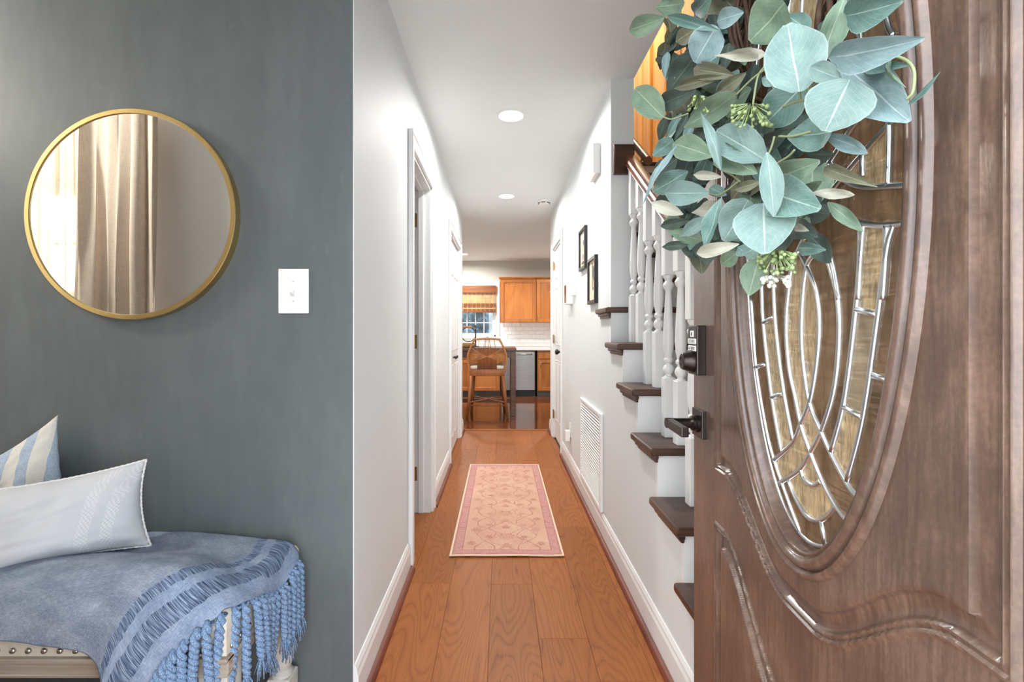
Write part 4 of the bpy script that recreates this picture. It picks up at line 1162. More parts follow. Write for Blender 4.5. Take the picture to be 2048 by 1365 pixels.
P3 = np.array([[coons(i/NU, j/NV) for j in range(NV+1)] for i in range(NU+1)])
def push(P):
    for i in range(P.shape[0]):
        for j in range(P.shape[1]):
            x, y, z = P[i, j]
            if BX0 < x < BX1+0.004 and BY0-0.004 < y:
                zs_ = zseat(min(max(x, BX0), BX1), min(max(y, BY0), BY1))+0.006
                if z < zs_:
                    # slide out of the nearer side when well below the top edge
                    if zs_-z > 0.05 and (y-BY0 < 0.03): P[i, j, 1] = BY0-0.012
                    elif zs_-z > 0.05 and (BX1-x < 0.03): P[i, j, 0] = BX1+0.012
                    else: P[i, j, 2] = zs_
    return P
P3 = push(P3)
for _ in range(10):
    Q = P3.copy(); Q[1:-1, 1:-1] = (P3[:-2, 1:-1]+P3[2:, 1:-1]+P3[1:-1, :-2]+P3[1:-1, 2:])/4; P3 = push(Q)
for i in range(NU+1):
    for j in range(NV+1):
        p = Vector(P3[i, j]); q = mnoise.noise(p*9)*0.005+mnoise.noise(p*22+Vector((3, 1, 2)))*0.0022+mnoise.noise(Vector((p.x*5+p.y*9, p.y*16, 1)))*0.004
        P3[i, j, 2] += max(-0.002, q)
V = [tuple(P3[i, j]) for i in range(NU+1) for j in range(NV+1)]
F = [(i*(NV+1)+j, (i+1)*(NV+1)+j, (i+1)*(NV+1)+j+1, i*(NV+1)+j+1) for i in range(NU) for j in range(NV)]
dist = np.zeros((NU+1, NV+1))
for j in range(NV-1, -1, -1): dist[:, j] = dist[:, j+1]+np.linalg.norm(P3[:, j+1]-P3[:, j], axis=1)
throw = thing('throw_blanket', (-1.2, 1.23, 0.53), 'blue grey woven throw with dark stripes and knotted fringe over the bench end', 'blanket')
me = bpy.data.meshes.new('cloth'); me.from_pydata([tuple(Vector(v)-ORG[throw.name]) for v in V], [], F); me.update()
uvl = me.uv_layers.new(name='weave')
for lpz in me.loops:
    i, j = divmod(lpz.vertex_index, NV+1); uvl.data[lpz.index].uv = (i/NU*0.75, dist[i, j])
me.polygons.foreach_set('use_smooth', [True]*len(me.polygons)); me.materials.append(THROW)
cloth = bpy.data.objects.new('cloth', me); COL.objects.link(cloth); cloth.parent = throw
md = cloth.modifiers.new('thick', 'SOLIDIFY'); md.thickness = 0.004; md.offset = 1
CORD = M('blue_fringe_yarn', 0.9, 0, 0.15); cn = CORD.noise(CORD.comb(*[q*k for q, k in zip(CORD.xyz(CORD.geo()), (900, 900, 260))]), 1.0, 3)
CORD.color(CORD.ramp(cn, [(0.32, rgb(62, 86, 122)), (0.5, rgb(112, 140, 174)), (0.7, rgb(176, 196, 218))])); CORD.bump(cn, 0.5, 0.001)
rn = random.Random(12)
NC = 24
for c in range(NC):
    u = (c+0.5)/NC+rn.uniform(-0.008, 0.008); p = poly_at(hemc, min(0.995, u))
    outx = 0.012*(1-smoothstep(0.42, 0.60, u)); outy = -0.016*smoothstep(0.36, 0.46, u)
    L = rn.uniform(0.125, 0.165); g = G(); turns = 5.0; n = 44
    swx, swy = rn.uniform(-0.012, 0.012), rn.uniform(-0.010, 0.010)
    for st in range(2):
        pts = []
        for k in range(n+1):
            q = k/n; a = 2*PI*turns*q+PI*st+rn.uniform(-0.05, 0.05)
            drop = L*q; bulge = math.sin(min(1, q*6)*PI/2)
            pts.append((p.x+outx*bulge+swx*q+0.0052*math.cos(a), p.y+outy*bulge+swy*q+0.0052*math.sin(a), p.z+0.002+0.006*math.sin(min(1, q*5)*PI)-drop))
        g.tube(pts, 0.0062, 7)
    co = g.build('fringe_cord', CORD, throw, True)
    g = G(); bx, by, bz = p.x+outx+swx, p.y+outy+swy, p.z-L
    g.lathe([(0.004, 0.006), (0.0085, 0.002), (0.009, -0.003), (0.006, -0.007)][::-1], (bx, by, bz), 10)
    for k in range(16):
        a = 2*PI*k/16+rn.uniform(-0.2, 0.2); fl_ = rn.uniform(0.006, 0.017); ll = rn.uniform(0.035, 0.052)
        g.tube([(bx+0.004*math.cos(a), by+0.004*math.sin(a), bz-0.004), (bx+fl_*0.7*math.cos(a), by+fl_*0.7*math.sin(a), bz-ll*0.5), (bx+fl_*math.cos(a)+rn.uniform(-0.003, 0.003), by+fl_*math.sin(a), bz-ll)], 0.0014, 4)
    g.build('tassel', CORD, co, True)

# ---- pillows
def pillow(name, TL, TR, BL, BR, thick, mat, label, nrm, dip=0.02, seed=1, pipe=None):
    TL, TR, BL, BR = map(Vector, (TL, TR, BL, BR)); N = Vector(nrm).normalized()
    rt = (TR-TL).normalized()
    def base(u, v):
        p = (BL.lerp(BR, u)).lerp(TL.lerp(TR, u), v)
        c = (TL+TR+BL+BR)/4
        eu = 4*u*(1-u); ev = 4*v*(1-v)
        p += (c-p)*0.0
        upv = (TL-BL).normalized()
        p += upv*(-dip*eu*(v-0.5)*2) + rt*(-dip*0.8*ev*(u-0.5)*2)
        return p
    def prof_(u, v):
        a = max(0, 1-abs(2*u-1)**2.6); b = max(0, 1-abs(2*v-1)**2.2)
        return thick*(a*b)**0.5
    t = thing(name, tuple((BL+BR)/2), label, 'pillow')
    def f(sgn):
        def q(u, v):
            p = base(u, v); h = prof_(u, v)
            wr = mnoise.noise(Vector((u*5+seed, v*3, seed)))*0.010+mnoise.noise(Vector((u*9-v*7, v*9+seed, 2)))*0.005
            # gathers running in from the ends
            ge = max(0, 1-min(u, 1-u)*5); wr += ge*0.003*math.sin(v*42+seed)
            return p+N*sgn*(h+wr*min(1, h*40))
        return q
    g = G(); g.grid(f(1), 56, 40); g.grid(f(-1), 56, 40); bmesh.ops.remove_doubles(g.bm, verts=g.bm.verts, dist=0.0004)
    cov = g.build('cover', mat, t, True)
    # uv-like coordinates from generated; lace or piping edge
    if pipe:
        loop = [base(k/40, 0) for k in range(40)]+[base(1, k/24) for k in range(24)]+[base(1-k/40, 1) for k in range(40)]+[base(0, 1-k/24) for k in range(24)]
        L2 = []
        for i, p in enumerate(loop):
            L2.append(p)
            L2.append(p.lerp(loop[(i+1) % len(loop)], 0.5)+N*0.002*(1 if i % 2 else -1))
        rr = [0.0026+0.0012*(i % 2) for i in range(len(L2))]
        G().tube(L2, rr, 6, True).build('lace_edge', pipe, t, True)
    return t
def lumbar_mat():
    m = M('washed_pale_grey_cotton', 0.9, 0, 0.2); c = m.xyz(m.coord('Generated'))
    w_ = m.noise(m.coord(), 500, 2); b = m.noise(m.coord(), 9, 3)
    col = m.ramp(b, [(0.3, rgb(206, 210, 216)), (0.7, rgb(222, 224, 228))])
    band = ((c[0]-0.795).abs().lt(0.022)).max((c[0]-0.875).abs().lt(0.020))
    bandl = ((c[0]-0.205).abs().lt(0.022)).max((c[0]-0.125).abs().lt(0.020))
    lace = (c[2]*150.0).sin()*((c[0]*420.0).sin())
    emb = band.max(bandl)*lace.gt(0.1)
    col = m.mix(emb*0.55, col, rgb(240, 242, 245)); m.color(col); m.bump(w_*0.3+emb*0.9, 0.35, 0.002); return m.m
def stripe_mat():
    m = M('blue_striped_linen', 0.9, 0, 0.2); c = m.xyz(m.coord('Generated'))
    p = (c[0]*6.2+0.52).frac()
    w_ = m.noise(m.coord(), 260, 2)
    st = p.gt(0.52)
    blue = m.ramp(w_, [(0.3, rgb(158, 176, 196)), (0.7, rgb(186, 202, 218))]); cream = m.ramp(w_, [(0.3, rgb(216, 214, 206)), (0.7, rgb(230, 228, 222))])
    col = m.mix(st, cream, blue)
    edge = ((c[0]-0.915).abs()).lt(0.004); col = m.mix(edge, col, rgb(240, 240, 238))
    m.color(col); m.bump(w_, 0.3, 0.001); return m.m
LACE = plain('white_cotton_lace', rgb(236, 236, 234), 0.9, var=0.04, scale=200)
pillow('lumbar_pillow', px(-235, 998, 1.09), px(293, 920, 1.385), px(-290, 1222, 1.01), px(302, 1092, 1.335), 0.074, lumbar_mat(), 'pale grey lumbar pillow with lace edge and embroidered bands on the bench', (0.56, -0.80, 0.16), 0.022, 2, LACE)
pillow('striped_pillow', px(-120, 965, 1.395), px(116, 830, 1.408), px(-150, 1062, 1.36), px(150, 1066, 1.375), 0.050, stripe_mat(), 'pale blue striped square pillow behind the lumbar pillow', (0.05, -0.97, 0.22), 0.03, 5, None)

# ================================================================== WREATH
def leaf_mat(name, lo, hi, vein, under):
    m = M(name, 0.55, 0, 0.35); n_uv = m.nt.nodes.new('ShaderNodeUVMap'); uv = m.xyz(n_uv.outputs[0]); r = m.rnd()
    oc = m.coord()
    n = m.noise(m.comb(uv[0]*3+r*20, uv[1]*3, r*9), 1.0, 4, 0.6)
    fn = m.noise(m.comb(uv[0]*40, uv[1]*40, r*9), 1.0, 3, 0.6)
    col = m.ramp(n*0.75+fn*0.25, [(0.32, lo), (0.68, hi)])
    side = (uv[1]-0.5).abs()
    rib = side.lt(0.018)
    veins = (((uv[0]*9.0-side*7.0).frac()-0.5).abs()).gt(0.455)
    col = m.mix(rib*0.7, col, vein); col = m.mix(veins*0.22, col, vein)
    edge = side.gt(0.47).max(uv[0].gt(0.97)); col = m.mix(edge*0.25, col, vein)
    g_ = m.nt.nodes.new('ShaderNodeNewGeometry'); col = m.mix(X(m.nt, g_.outputs['Backfacing'])*0.75, col, under)
    m.color(col); m.bump(n*0.5+rib*0.6+veins*0.25, 0.35, 0.002)
    return m.m
LM = {
 'teal': leaf_mat('teal_leaf', rgb(77, 106, 100), rgb(108, 138, 131), rgb(165, 181, 172), rgb(153, 169, 159)),
 'light': leaf_mat('pale_teal_leaf', rgb(88, 114, 110), rgb(117, 139, 134), rgb(156, 168, 163), rgb(148, 159, 152)),
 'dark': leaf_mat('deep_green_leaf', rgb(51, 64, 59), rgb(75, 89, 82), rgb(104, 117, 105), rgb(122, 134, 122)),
 'green': leaf_mat('sage_green_leaf', rgb(86, 108, 91), rgb(117, 138, 117), rgb(153, 165, 143), rgb(162, 168, 149)),
 'olive': leaf_mat('olive_leaf', rgb(82, 84, 68), rgb(117, 118, 97), rgb(160, 158, 137), rgb(165, 163, 144)),
 'cream': leaf_mat('cream_underside_leaf', rgb(160, 158, 141), rgb(188, 188, 176), rgb(197, 195, 186), rgb(177, 176, 160)),
 'blue': leaf_mat('dusty_blue_leaf', rgb(94, 119, 121), rgb(129, 151, 153), rgb(170, 183, 185), rgb(156, 170, 169)),
}
LEAFM = {}
def leaf_mesh(shape, colour):
    key = (shape, colour)
    if key in LEAFM: return LEAFM[key]
    NU_, NV_ = 7, 4
    wid = {'round': lambda s: math.sin(PI*min(1, s**0.78))**0.62, 'oval': lambda s: math.sin(PI*s**0.9)**0.8, 'long': lambda s: math.sin(PI*s**0.75)**1.0}[shape[0]]
    bend, cup, wav = {0: (0.15, 0.26, 0.015), 1: (-0.2, 0.16, 0.04), 2: (0.3, -0.12, 0.03), 3: (0.04, 0.34, 0.05)}[shape[1]]
    V, F, UV = [], [], []
    for i in range(NU_+1):
        s = i/NU_; w_ = wid(min(0.985, max(0.012, s)))
        for j in range(NV_+1):
            q = j/NV_*2-1
            V.append((s, q*0.5*w_, bend*math.sin(PI*s)*0.6+bend*s*s*0.5+cup*0.35*(abs(q)**1.5)*w_+wav*math.sin(9*s+3*q)*w_))
            UV.append((s, j/NV_))
    for i in range(NU_):
        for j in range(NV_):
            a = i*(NV_+1)+j; F.append((a, a+NV_+1, a+NV_+2, a+1))
    me = bpy.data.meshes.new('leaf'); me.from_pydata(V, [], F); me.update(); ul = me.uv_layers.new(name='leaf')
    for l in me.loops: ul.data[l.index].uv = UV[l.vertex_index]
    me.polygons.foreach_set('use_smooth', [True]*len(me.polygons)); me.materials.append(LM[colour]); LEAFM[key] = me
    return me
WT_, WZ_, WE_ = 0.47, 1.655, 0.032
wreath = thing('eucalyptus_wreath', tuple(door_world(WT_, WE_, WZ_-0.15)), 'green eucalyptus wreath hanging on the brown front door', 'wreath')
CAMP = Vector((0, 0, H))
def leaf(b, t_, wdt, colour, shape=('round', 0), roll=0.0, tilt=0.0):
    b, t_ = Vector(b), Vector(t_); d = t_-b; L = d.length; d.normalize()
    n = (CAMP-(b+t_)/2).normalized(); n = (n-d*n.dot(d)).normalized()
    y = n.cross(d).normalized()
    R = Matrix.Rotation(roll, 3, d); n = R @ n; y = R @ y
    mat = Matrix((( d.x*L, y.x*wdt, n.x*L, b.x), (d.y*L, y.y*wdt, n.y*L, b.y), (d.z*L, y.z*wdt, n.z*L, b.z), (0, 0, 0, 1)))
    o = bpy.data.objects.new('leaf', leaf_mesh(shape, colour)); COL.objects.link(o); o.parent = wreath
    o.matrix_local = Matrix.Translation(-ORG[wreath.name]) @ mat
    return o
def epx(p): return float(np.interp(p, [1255, 1330, 1400, 1560, 1700, 1900], [0.205, 0.160, 0.128, 0.095, 0.080, 0.055]))
def wpt(cx_, cy_, de=0.0):
    p, q = 1240+cx_/2.2014, cy_/2.2014
    e = max(0.012, epx(p)+de); t, z = door_local(p, q, e)
    return door_world(t, e, z)
HERO = [ # base, tip, width (crop px), colour, shape, depth offset, roll
 ((790, 405), (735, 112), 238, 'light', ('round', 3), 0.035, 0.15), ((925, 252), (1382, 150), 150, 'blue', ('oval', 0), 0.03, 0.2),
 ((985, 285), (1285, 540), 215, 'blue', ('oval', 3), 0.0, 0.1), ((1010, 350), (905, 580), 270, 'light', ('round', 0), 0.03, 0.0),
 ((935, 580), (715, 600), 150, 'teal', ('round', 1), 0.022, 0.1), ((725, 10), (560, 190), 205, 'green', ('round', 1), 0.0, 0.2),
 ((985, -10), (880, 285), 110, 'green', ('oval', 3), 0.0, -0.2), ((985, 70), (1275, -10), 150, 'teal', ('oval', 0), -0.005, 0.2),
 ((810, 375), (645, 545), 170, 'teal', ('round', 0), 0.0, 0.1), ((640, 705), (440, 590), 150, 'light', ('round', 0), 0.02, 0.1),
 ((605, 765), (415, 645), 105, 'green', ('oval', 3), 0.022, -0.2), ((678, 955), (645, 678), 95, 'light', ('oval', 0), 0.045, 0.1),
 ((665, 850), (912, 930), 190, 'teal', ('round', 0), 0.022, 0.0), ((630, 895), (640, 1125), 245, 'light', ('round', 0), 0.04, 0.0),
 ((565, 880), (450, 1068), 160, 'light', ('round', 1), 0.032, 0.1), ((445, 875), (375, 1095), 70, 'teal', ('oval', 3), 0.036, 0.4),
 ((525, 1075), (355, 1112), 62, 'cream', ('oval', 0), 0.03, 0.0), ((705, 780), (905, 700), 122, 'green', ('round', 0), 0.02, 0.0),
 ((900, 742), (1158, 832), 62, 'olive', ('long', 0), 0.012, 0.0), ((845, 850), (1008, 862), 48, 'cream', ('oval', 1), 0.022, 0.2),
 ((915, 892), (1058, 1010), 62, 'green', ('long', 1), 0.006, 0.0), ((900, 595), (1065, 672), 66, 'blue', ('oval', 1), 0.012, 0.2),
 ((765, 1000), (885, 1050), 92, 'dark', ('oval', 0), 0.0, 0.0), ((785, 1090), (912, 1100), 62, 'teal', ('oval', 3), 0.0, 0.1),
 ((615, 1125), (570, 1302), 112, 'green', ('oval', 0), 0.012, 0.1), ((393, 850), (213, 852), 108, 'light', ('oval', 0), 0.03, 0.0),
 ((300, 755), (148, 845), 92, 'teal', ('oval', 3), 0.01, 0.1), ((410, 690), (248, 640), 112, 'green', ('oval', 0), 0.01, 0.1),
 ((235, 615), (138, 690), 72, 'teal', ('round', 1), 0.0, 0.1), ((250, 640), (125, 905), 34, 'blue', ('long', 2), 0.02, 0.6),
 ((278, 945), (143, 895), 56, 'cream', ('long', 0), 0.02, 0.0), ((305, 972), (188, 995), 46, 'dark', ('oval', 0), 0.0, 0.0),
 ((395, 955), (272, 1038), 62, 'light', ('long', 0), 0.02, 0.1), ((365, 1060), (193, 1012), 66, 'green', ('oval', 1), 0.008, 0.0),
 ((305, 1075), (193, 1088), 42, 'dark', ('long', 0), 0.004, 0.0), ((445, 748), (358, 528), 46, 'light', ('long', 2), 0.045, 0.2),
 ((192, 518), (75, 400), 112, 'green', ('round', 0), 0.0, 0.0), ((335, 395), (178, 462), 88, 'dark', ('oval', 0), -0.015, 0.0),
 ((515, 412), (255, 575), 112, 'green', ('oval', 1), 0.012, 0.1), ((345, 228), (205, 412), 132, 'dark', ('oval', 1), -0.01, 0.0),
 ((425, 115), (335, 272), 152, 'blue', ('round', 0), 0.01, 0.1), ((645, 240), (376, 246), 52, 'cream', ('long', 1), 0.02, 0.0),
 ((555, 322), (428, 412), 62, 'olive', ('long', 0), 0.004, 0.0), ((195, 78), (53, 130), 86, 'green', ('oval', 0), 0.0, 0.0),
 ((285, 15), (138, 35), 92, 'green', ('oval', 1), 0.0, 0.0), ((545, 55), (438, 92), 82, 'blue', ('oval', 0), 0.0, 0.1),
 ((435, 135), (228, 75), 46, 'teal', ('long', 0), 0.012, 0.0), ((455, 335), (258, 387), 52, 'olive', ('long', 0), 0.0, 0.1),
 ((975, 348), (845, 300), 86, 'light', ('oval', 0), 0.03, 0.0), ((1075, 295), (1305, 285), 62, 'teal', ('long', 0), 0.0, 0.0),
 ((1268, 462), (1412, 308), 26, 'teal', ('long', 0), 0.006, 0.3), ((700, 365), (630, 345), 55, 'teal', ('oval', 0), 0.01, 0.0),
 ((800, 842), (892, 795), 56, 'green', ('oval', 3), 0.01, 0.2), ((775, 1000), (842, 1020), 36, 'cream', ('oval', 0), 0.008, 0.0),
 ((270, 500), (205, 610), 40, 'teal', ('long', 0), -0.01, 0.1), ((300, 500), (240, 620), 36, 'dark', ('long', 0), -0.01, 0.1), ((320, 540), (275, 640), 40, 'blue', ('long', 0), -0.008, 0.1),
 ((835, 135), (715, 55), 82, 'teal', ('oval', 1), -0.01, 0.0), ((505, 332), (345, 308), 72, 'olive', ('oval', 0), -0.005, 0.0),
 ((250, 700), (158, 770), 84, 'dark', ('oval', 0), -0.004, 0.0), ((290, 860), (160, 905), 84, 'dark', ('oval', 0), -0.006, 0.0),
 ((430, 905), (300, 935), 70, 'cream', ('long', 1), 0.004, 0.3), ((450, 780), (335, 770), 40, 'cream', ('long', 0), 0.01, 0.0), ((470, 860), (400, 830), 52, 'teal', ('oval', 0), 0.01, 0.0),
 ((620, 800), (510, 835), 46, 'olive', ('long', 0), 0.018, 0.0), ((560, 1120), (520, 1090), 60, 'teal', ('oval', 0), 0.02, 0.0), ((520, 1110), (450, 1165), 70, 'green', ('oval', 0), 0.0, 0.0),
 ((600, 1090), (545, 1120), 80, 'light', ('round', 0), 0.026, 0.0), ((210, 230), (200, 350), 36, 'blue', ('long', 0), -0.005, 0.2), ((255, 285), (205, 350), 60, 'light', ('oval', 0), -0.01, 0.2),
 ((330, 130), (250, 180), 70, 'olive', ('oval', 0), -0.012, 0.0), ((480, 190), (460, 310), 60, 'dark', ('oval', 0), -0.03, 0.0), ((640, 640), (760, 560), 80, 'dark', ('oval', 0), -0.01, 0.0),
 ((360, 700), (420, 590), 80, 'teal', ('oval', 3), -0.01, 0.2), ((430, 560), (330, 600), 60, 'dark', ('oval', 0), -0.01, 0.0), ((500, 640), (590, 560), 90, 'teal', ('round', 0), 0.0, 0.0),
 ((1180, 250), (1300, 380), 30, 'green', ('long', 2), 0.01, 0.7), ((1060, 40), (1000, -60), 120, 'dark', ('oval', 0), -0.01, 0.0), ((330, 60), (420, -40), 80, 'teal', ('oval', 0), 0.0, 0.0),
]
# ring of vine twigs
TWIG = plain('brown_grapevine', rgb(74, 54, 40), 0.8, var=0.25, scale=60)
rn = random.Random(3)
for k in range(12):
    ph, rr_, sq = rn.uniform(0, 6.28), rn.uniform(0.008, 0.022), rn.uniform(2.3, 4.2)
    pts = []
    for i in range(73):
        a = 2*PI*i/72*1.0; q = sq*a+ph; R_ = 0.15+rr_*math.cos(q)
        pts.append(door_world(WT_+R_*math.sin(a), WE_+rr_*math.sin(q), WZ_-R_*math.cos(a)))
    G().tube(pts[:-1], rn.uniform(0.0025, 0.004), 5, False).build('twig', TWIG, wreath, True)
for (b, t_, wd, colr, shp, de, roll) in HERO:
    B, T_ = wpt(*b, de), wpt(*t_, de+0.004)
    mid = (B+T_)/2; W_ = wd/2.2014*mid.y/FPX
    leaf(B, T_, W_, colr, shp, roll)
# fill behind: leaves growing out of the ring and sprays in the lower half
for k in range(200):
    if k < 60:
        a = rn.uniform(0, 2*PI); R_ = 0.15+rn.uniform(-0.02, 0.03); t0, z0_ = WT_+R_*math.sin(a), WZ_-R_*math.cos(a)
        out = rn.uniform(-0.9, 0.9); L = rn.uniform(0.05, 0.085)
        t1, z1_ = t0+L*math.sin(a+out), z0_-L*math.cos(a+out)
        e0 = rn.uniform(0.03, 0.055); e1 = e0+rn.uniform(0.0, 0.04)
        if math.cos(a) < 0.15 and abs(math.sin(a)) < 0.75 and a > 0: pass
    else:
        cx_, cy_ = (rn.uniform(260, 860), rn.uniform(560, 1060)) if k < 140 else (rn.uniform(200, 640), rn.uniform(60, 620))
        p, q = 1240+cx_/2.2014, cy_/2.2014
        e0 = max(0.02, epx(p)-rn.uniform(0.035, 0.06)); t0, z0_ = door_local(p, q, e0)
        an = rn.uniform(0, 6.28); L = rn.uniform(0.045, 0.08); t1, z1_ = t0+L*math.sin(an), z0_-L*abs(math.cos(an)); e1 = e0+rn.uniform(-0.005, 0.015)
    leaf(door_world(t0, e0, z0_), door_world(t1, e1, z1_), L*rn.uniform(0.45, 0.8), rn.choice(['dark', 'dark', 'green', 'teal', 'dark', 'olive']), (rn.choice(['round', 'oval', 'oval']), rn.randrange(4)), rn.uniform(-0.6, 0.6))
STEM = plain('pale_green_stem', rgb(132, 142, 104), 0.6, var=0.12, scale=40)
for chain in ([(660, 270), (610, 330), (590, 430), (585, 470)], [(660, 290), (580, 350), (510, 420)], [(440, 745), (490, 770), (530, 800)], [(190, 515), (230, 525), (300, 500)], [(650, 690), (670, 640), (680, 600)], [(690, 720), (740, 690), (770, 660)], [(790, 400), (795, 440), (820, 440)], [(820, 360), (835, 410), (880, 380)], [(380, 850), (430, 860), (470, 840), (520, 800)], [(720, 470), (770, 450), (830, 440)], [(920, 260), (1000, 250), (1080, 245), (1220, 250), (1290, 300), (1290, 400), (1260, 440)], [(700, 600), (760, 600), (840, 580)]):
    G().tube(catmull([wpt(a, b, 0.02) for a, b in chain], 6), 0.0014, 6).build('stem', STEM, wreath, True)
SEED = plain('green_seed_berries', rgb(140, 158, 108), 0.5, var=0.2, scale=90); SEEDW = plain('white_seed_berries', rgb(214, 214, 204), 0.5, var=0.08, scale=90)
def cluster(cx_, cy_, wd, ht, n, mat, de, seed):
    r_ = random.Random(seed); g = G(); c = wpt(cx_, cy_-ht*0.5, de)
    for k in range(n):
        e = wpt(cx_+r_.uniform(-wd, wd)/1, cy_+r_.uniform(-ht*0.4, ht*0.6), de+r_.uniform(-0.012, 0.014))
        g.tube([c.lerp(e, 0.25), e], 0.0008, 4)
        rad = r_.uniform(0.0022, 0.0034)
        m_ = bmesh.ops.create_icosphere(g.bm, subdivisions=1, radius=rad)
        for v in m_['verts']: v.co = v.co+e
    o = g.build('seed_cluster', mat, wreath, True); o['kind'] = 'stuff'; o['label'] = 'small seed berries on thin stems'
    return o
cluster(580, 505, 90, 100, 60, SEED, 0.022, 1); cluster(690, 1145, 85, 100, 60, SEED, 0.022, 2); cluster(350, 452, 50, 70, 34, SEED, 0.004, 3); cluster(690, 1235, 65, 45, 34, SEEDW, 0.018, 4)
# wire loop that hangs the wreath over the top of the door
G().tube([door_world(WT_, 0.02, WZ_+0.15), door_world(WT_, 0.006, 1.9), door_world(WT_, 0.004, DHT+0.002), door_world(WT_, -0.042, DHT+0.002), door_world(WT_, -0.044, DHT-0.04)], 0.0018, 6).build('hanger_wire', BLACK, wreath, True)

# ================================================================== KITCHEN
HONEY = wood('honey_maple_cabinet', rgb(138, 76, 30), rgb(182, 110, 50), rgb(206, 136, 70), 'Z', 4, 0.35, (5, 0.7), 120, 0.3, 0.05)
def shaker(parent, x0, x1, z0, z1, yf, name='cabinet_door', handle=None):
    """front facing -Y at yf"""
    f = 0.058; th = 0.02
    g = G()
    g.box(x0, x0+f, yf-th, yf, z0, z1, 0.002, 1); g.box(x1-f, x1, yf-th, yf, z0, z1, 0.002, 1)
    g.box(x0+f, x1-f, yf-th, yf, z0, z0+f, 0.002, 1); g.box(x0+f, x1-f, yf-th, yf, z1-f, z1, 0.002, 1)
    d = g.build(name, HONEY, parent)
    G().box(x0+f-0.004, x1-f+0.004, yf-0.009, yf-0.001, z0+f-0.004, z1-f+0.004).build('centre_panel', HONEY, d)
    if handle:
        hx, hz, hor = handle
        a, b = ((hx-0.05, hz), (hx+0.05, hz)) if hor else ((hx, hz-0.05), (hx, hz+0.05))
        G().tube([(a[0], yf-th+0.001, a[1]), (a[0], yf-th-0.022, a[1]), (b[0], yf-th-0.022, b[1]), (b[0], yf-th+0.001, b[1])], 0.005, 6).build('handle', BRASS, d, True)
    return d
UY = 8.57; UZ0, UZ1 = 1.325, 2.12
def upper(x0, x1, label, hx):
    t = thing('wall_cabinet', ((x0+x1)/2, 8.73, UZ0), label, 'cabinet', 'honey wood wall cabinets')
    G().box(x0, x1, UY, KY-0.001, UZ0, UZ1).build('body', HONEY, t)
    shaker(t, x0+0.012, x1-0.006, UZ0+0.006, UZ1-0.012, UY, handle=(hx, UZ0+0.09, False))
    g = G().prism([(0, 0), (-0.012, 0), (-0.03, 0.028), (-0.03, 0.036), (0, 0.036)], lambda a, b: Vector((x0-0.02, UY+a, UZ1-0.002+b)), lambda a, b: Vector((x1, UY+a, UZ1-0.002+b))); g.build('crown', HONEY, t)
    return t
upper(-0.018, 0.640, 'wide honey wood wall cabinet beside the kitchen window', 0.03); upper(0.642, 1.30, 'honey wood wall cabinet right of the wide one, cut by the hall wall', 0.685)
CZ = 0.862; BYF = 8.30
def base(x0, x1, label, drawer=True):
    t = thing('base_cabinet', ((x0+x1)/2, 8.6, 0), label, 'cabinet', 'honey wood base cabinets')
    G().box(x0, x1, BYF, KY-0.001, 0.095, CZ-0.0405).build('body', HONEY, t)
    G().box(x0, x1, BYF+0.06, KY-0.01, 0.0002, 0.0945).build('toe_kick', plain('toe_kick_grey', (0.16, 0.15, 0.14), 0.6), t)
    zt = CZ-0.055
    if drawer:
        d = G().box(x0+0.015, x1-0.015, BYF-0.02, BYF-0.0002, zt-0.135, zt, 0.004, 1).build('drawer', HONEY, t)
        xm = (x0+x1)/2; G().tube([(xm-0.05, BYF-0.019, zt-0.067), (xm-0.05, BYF-0.042, zt-0.067), (xm+0.05, BYF-0.042, zt-0.067), (xm+0.05, BYF-0.019, zt-0.067)], 0.005, 6).build('handle', BRASS, d, True)
        zt -= 0.15
    shaker(t, x0+0.015, x1-0.015, 0.11, zt, BYF-0.0002, handle=(x0+0.06, zt-0.09, False))
    return t
base(0.645, 1.30, 'honey wood base cabinet right of the dishwasher'); base(-0.52, -0.012, 'honey wood base cabinet seen under the rattan stool', False)
base(-1.16, -0.524, 'honey wood base cabinet under the kitchen window'); 
t = thing('dishwasher', (0.3, 8.55, 0), 'stainless steel dishwasher beside the dark table leg', 'dishwasher')
SS = M('brushed_stainless', 0.32, 1.0); sc = SS.xyz(SS.coord()); sn = SS.noise(SS.comb(sc[0]*6, sc[1], sc[2]*400), 1.0, 2)
SS.color(SS.ramp(sn, [(0.3, (0.30, 0.295, 0.29)), (0.7, (0.42, 0.415, 0.41))])); SS = SS.m
G().box(0.0, 0.612, BYF+0.02, KY-0.01, 0.1, CZ-0.041).build('body', BLACK, t)
dd = G().box(0.004, 0.600, BYF-0.025, BYF+0.02, 0.115, CZ-0.06, 0.006, 2).build('door', SS, t)
G().tube([(0.06, BYF-0.024, 0.752), (0.07, BYF-0.052, 0.752), (0.535, BYF-0.052, 0.752), (0.545, BYF-0.024, 0.752)], 0.011, 10).build('handle', STEEL, dd, True)
G().box(0.0, 0.612, BYF+0.05, BYF+0.07, 0.0002, 0.11).build('toe_kick', BLACK, t)
ct = G().box(-1.9, 1.9, BYF-0.045, KY-0.0005, CZ-0.04, CZ, 0.005, 2).build('countertop', plain('white_quartz', (0.82, 0.81, 0.80), 0.18, var=0.03))
tag(ct, 'white quartz countertop along the kitchen wall', 'countertop')
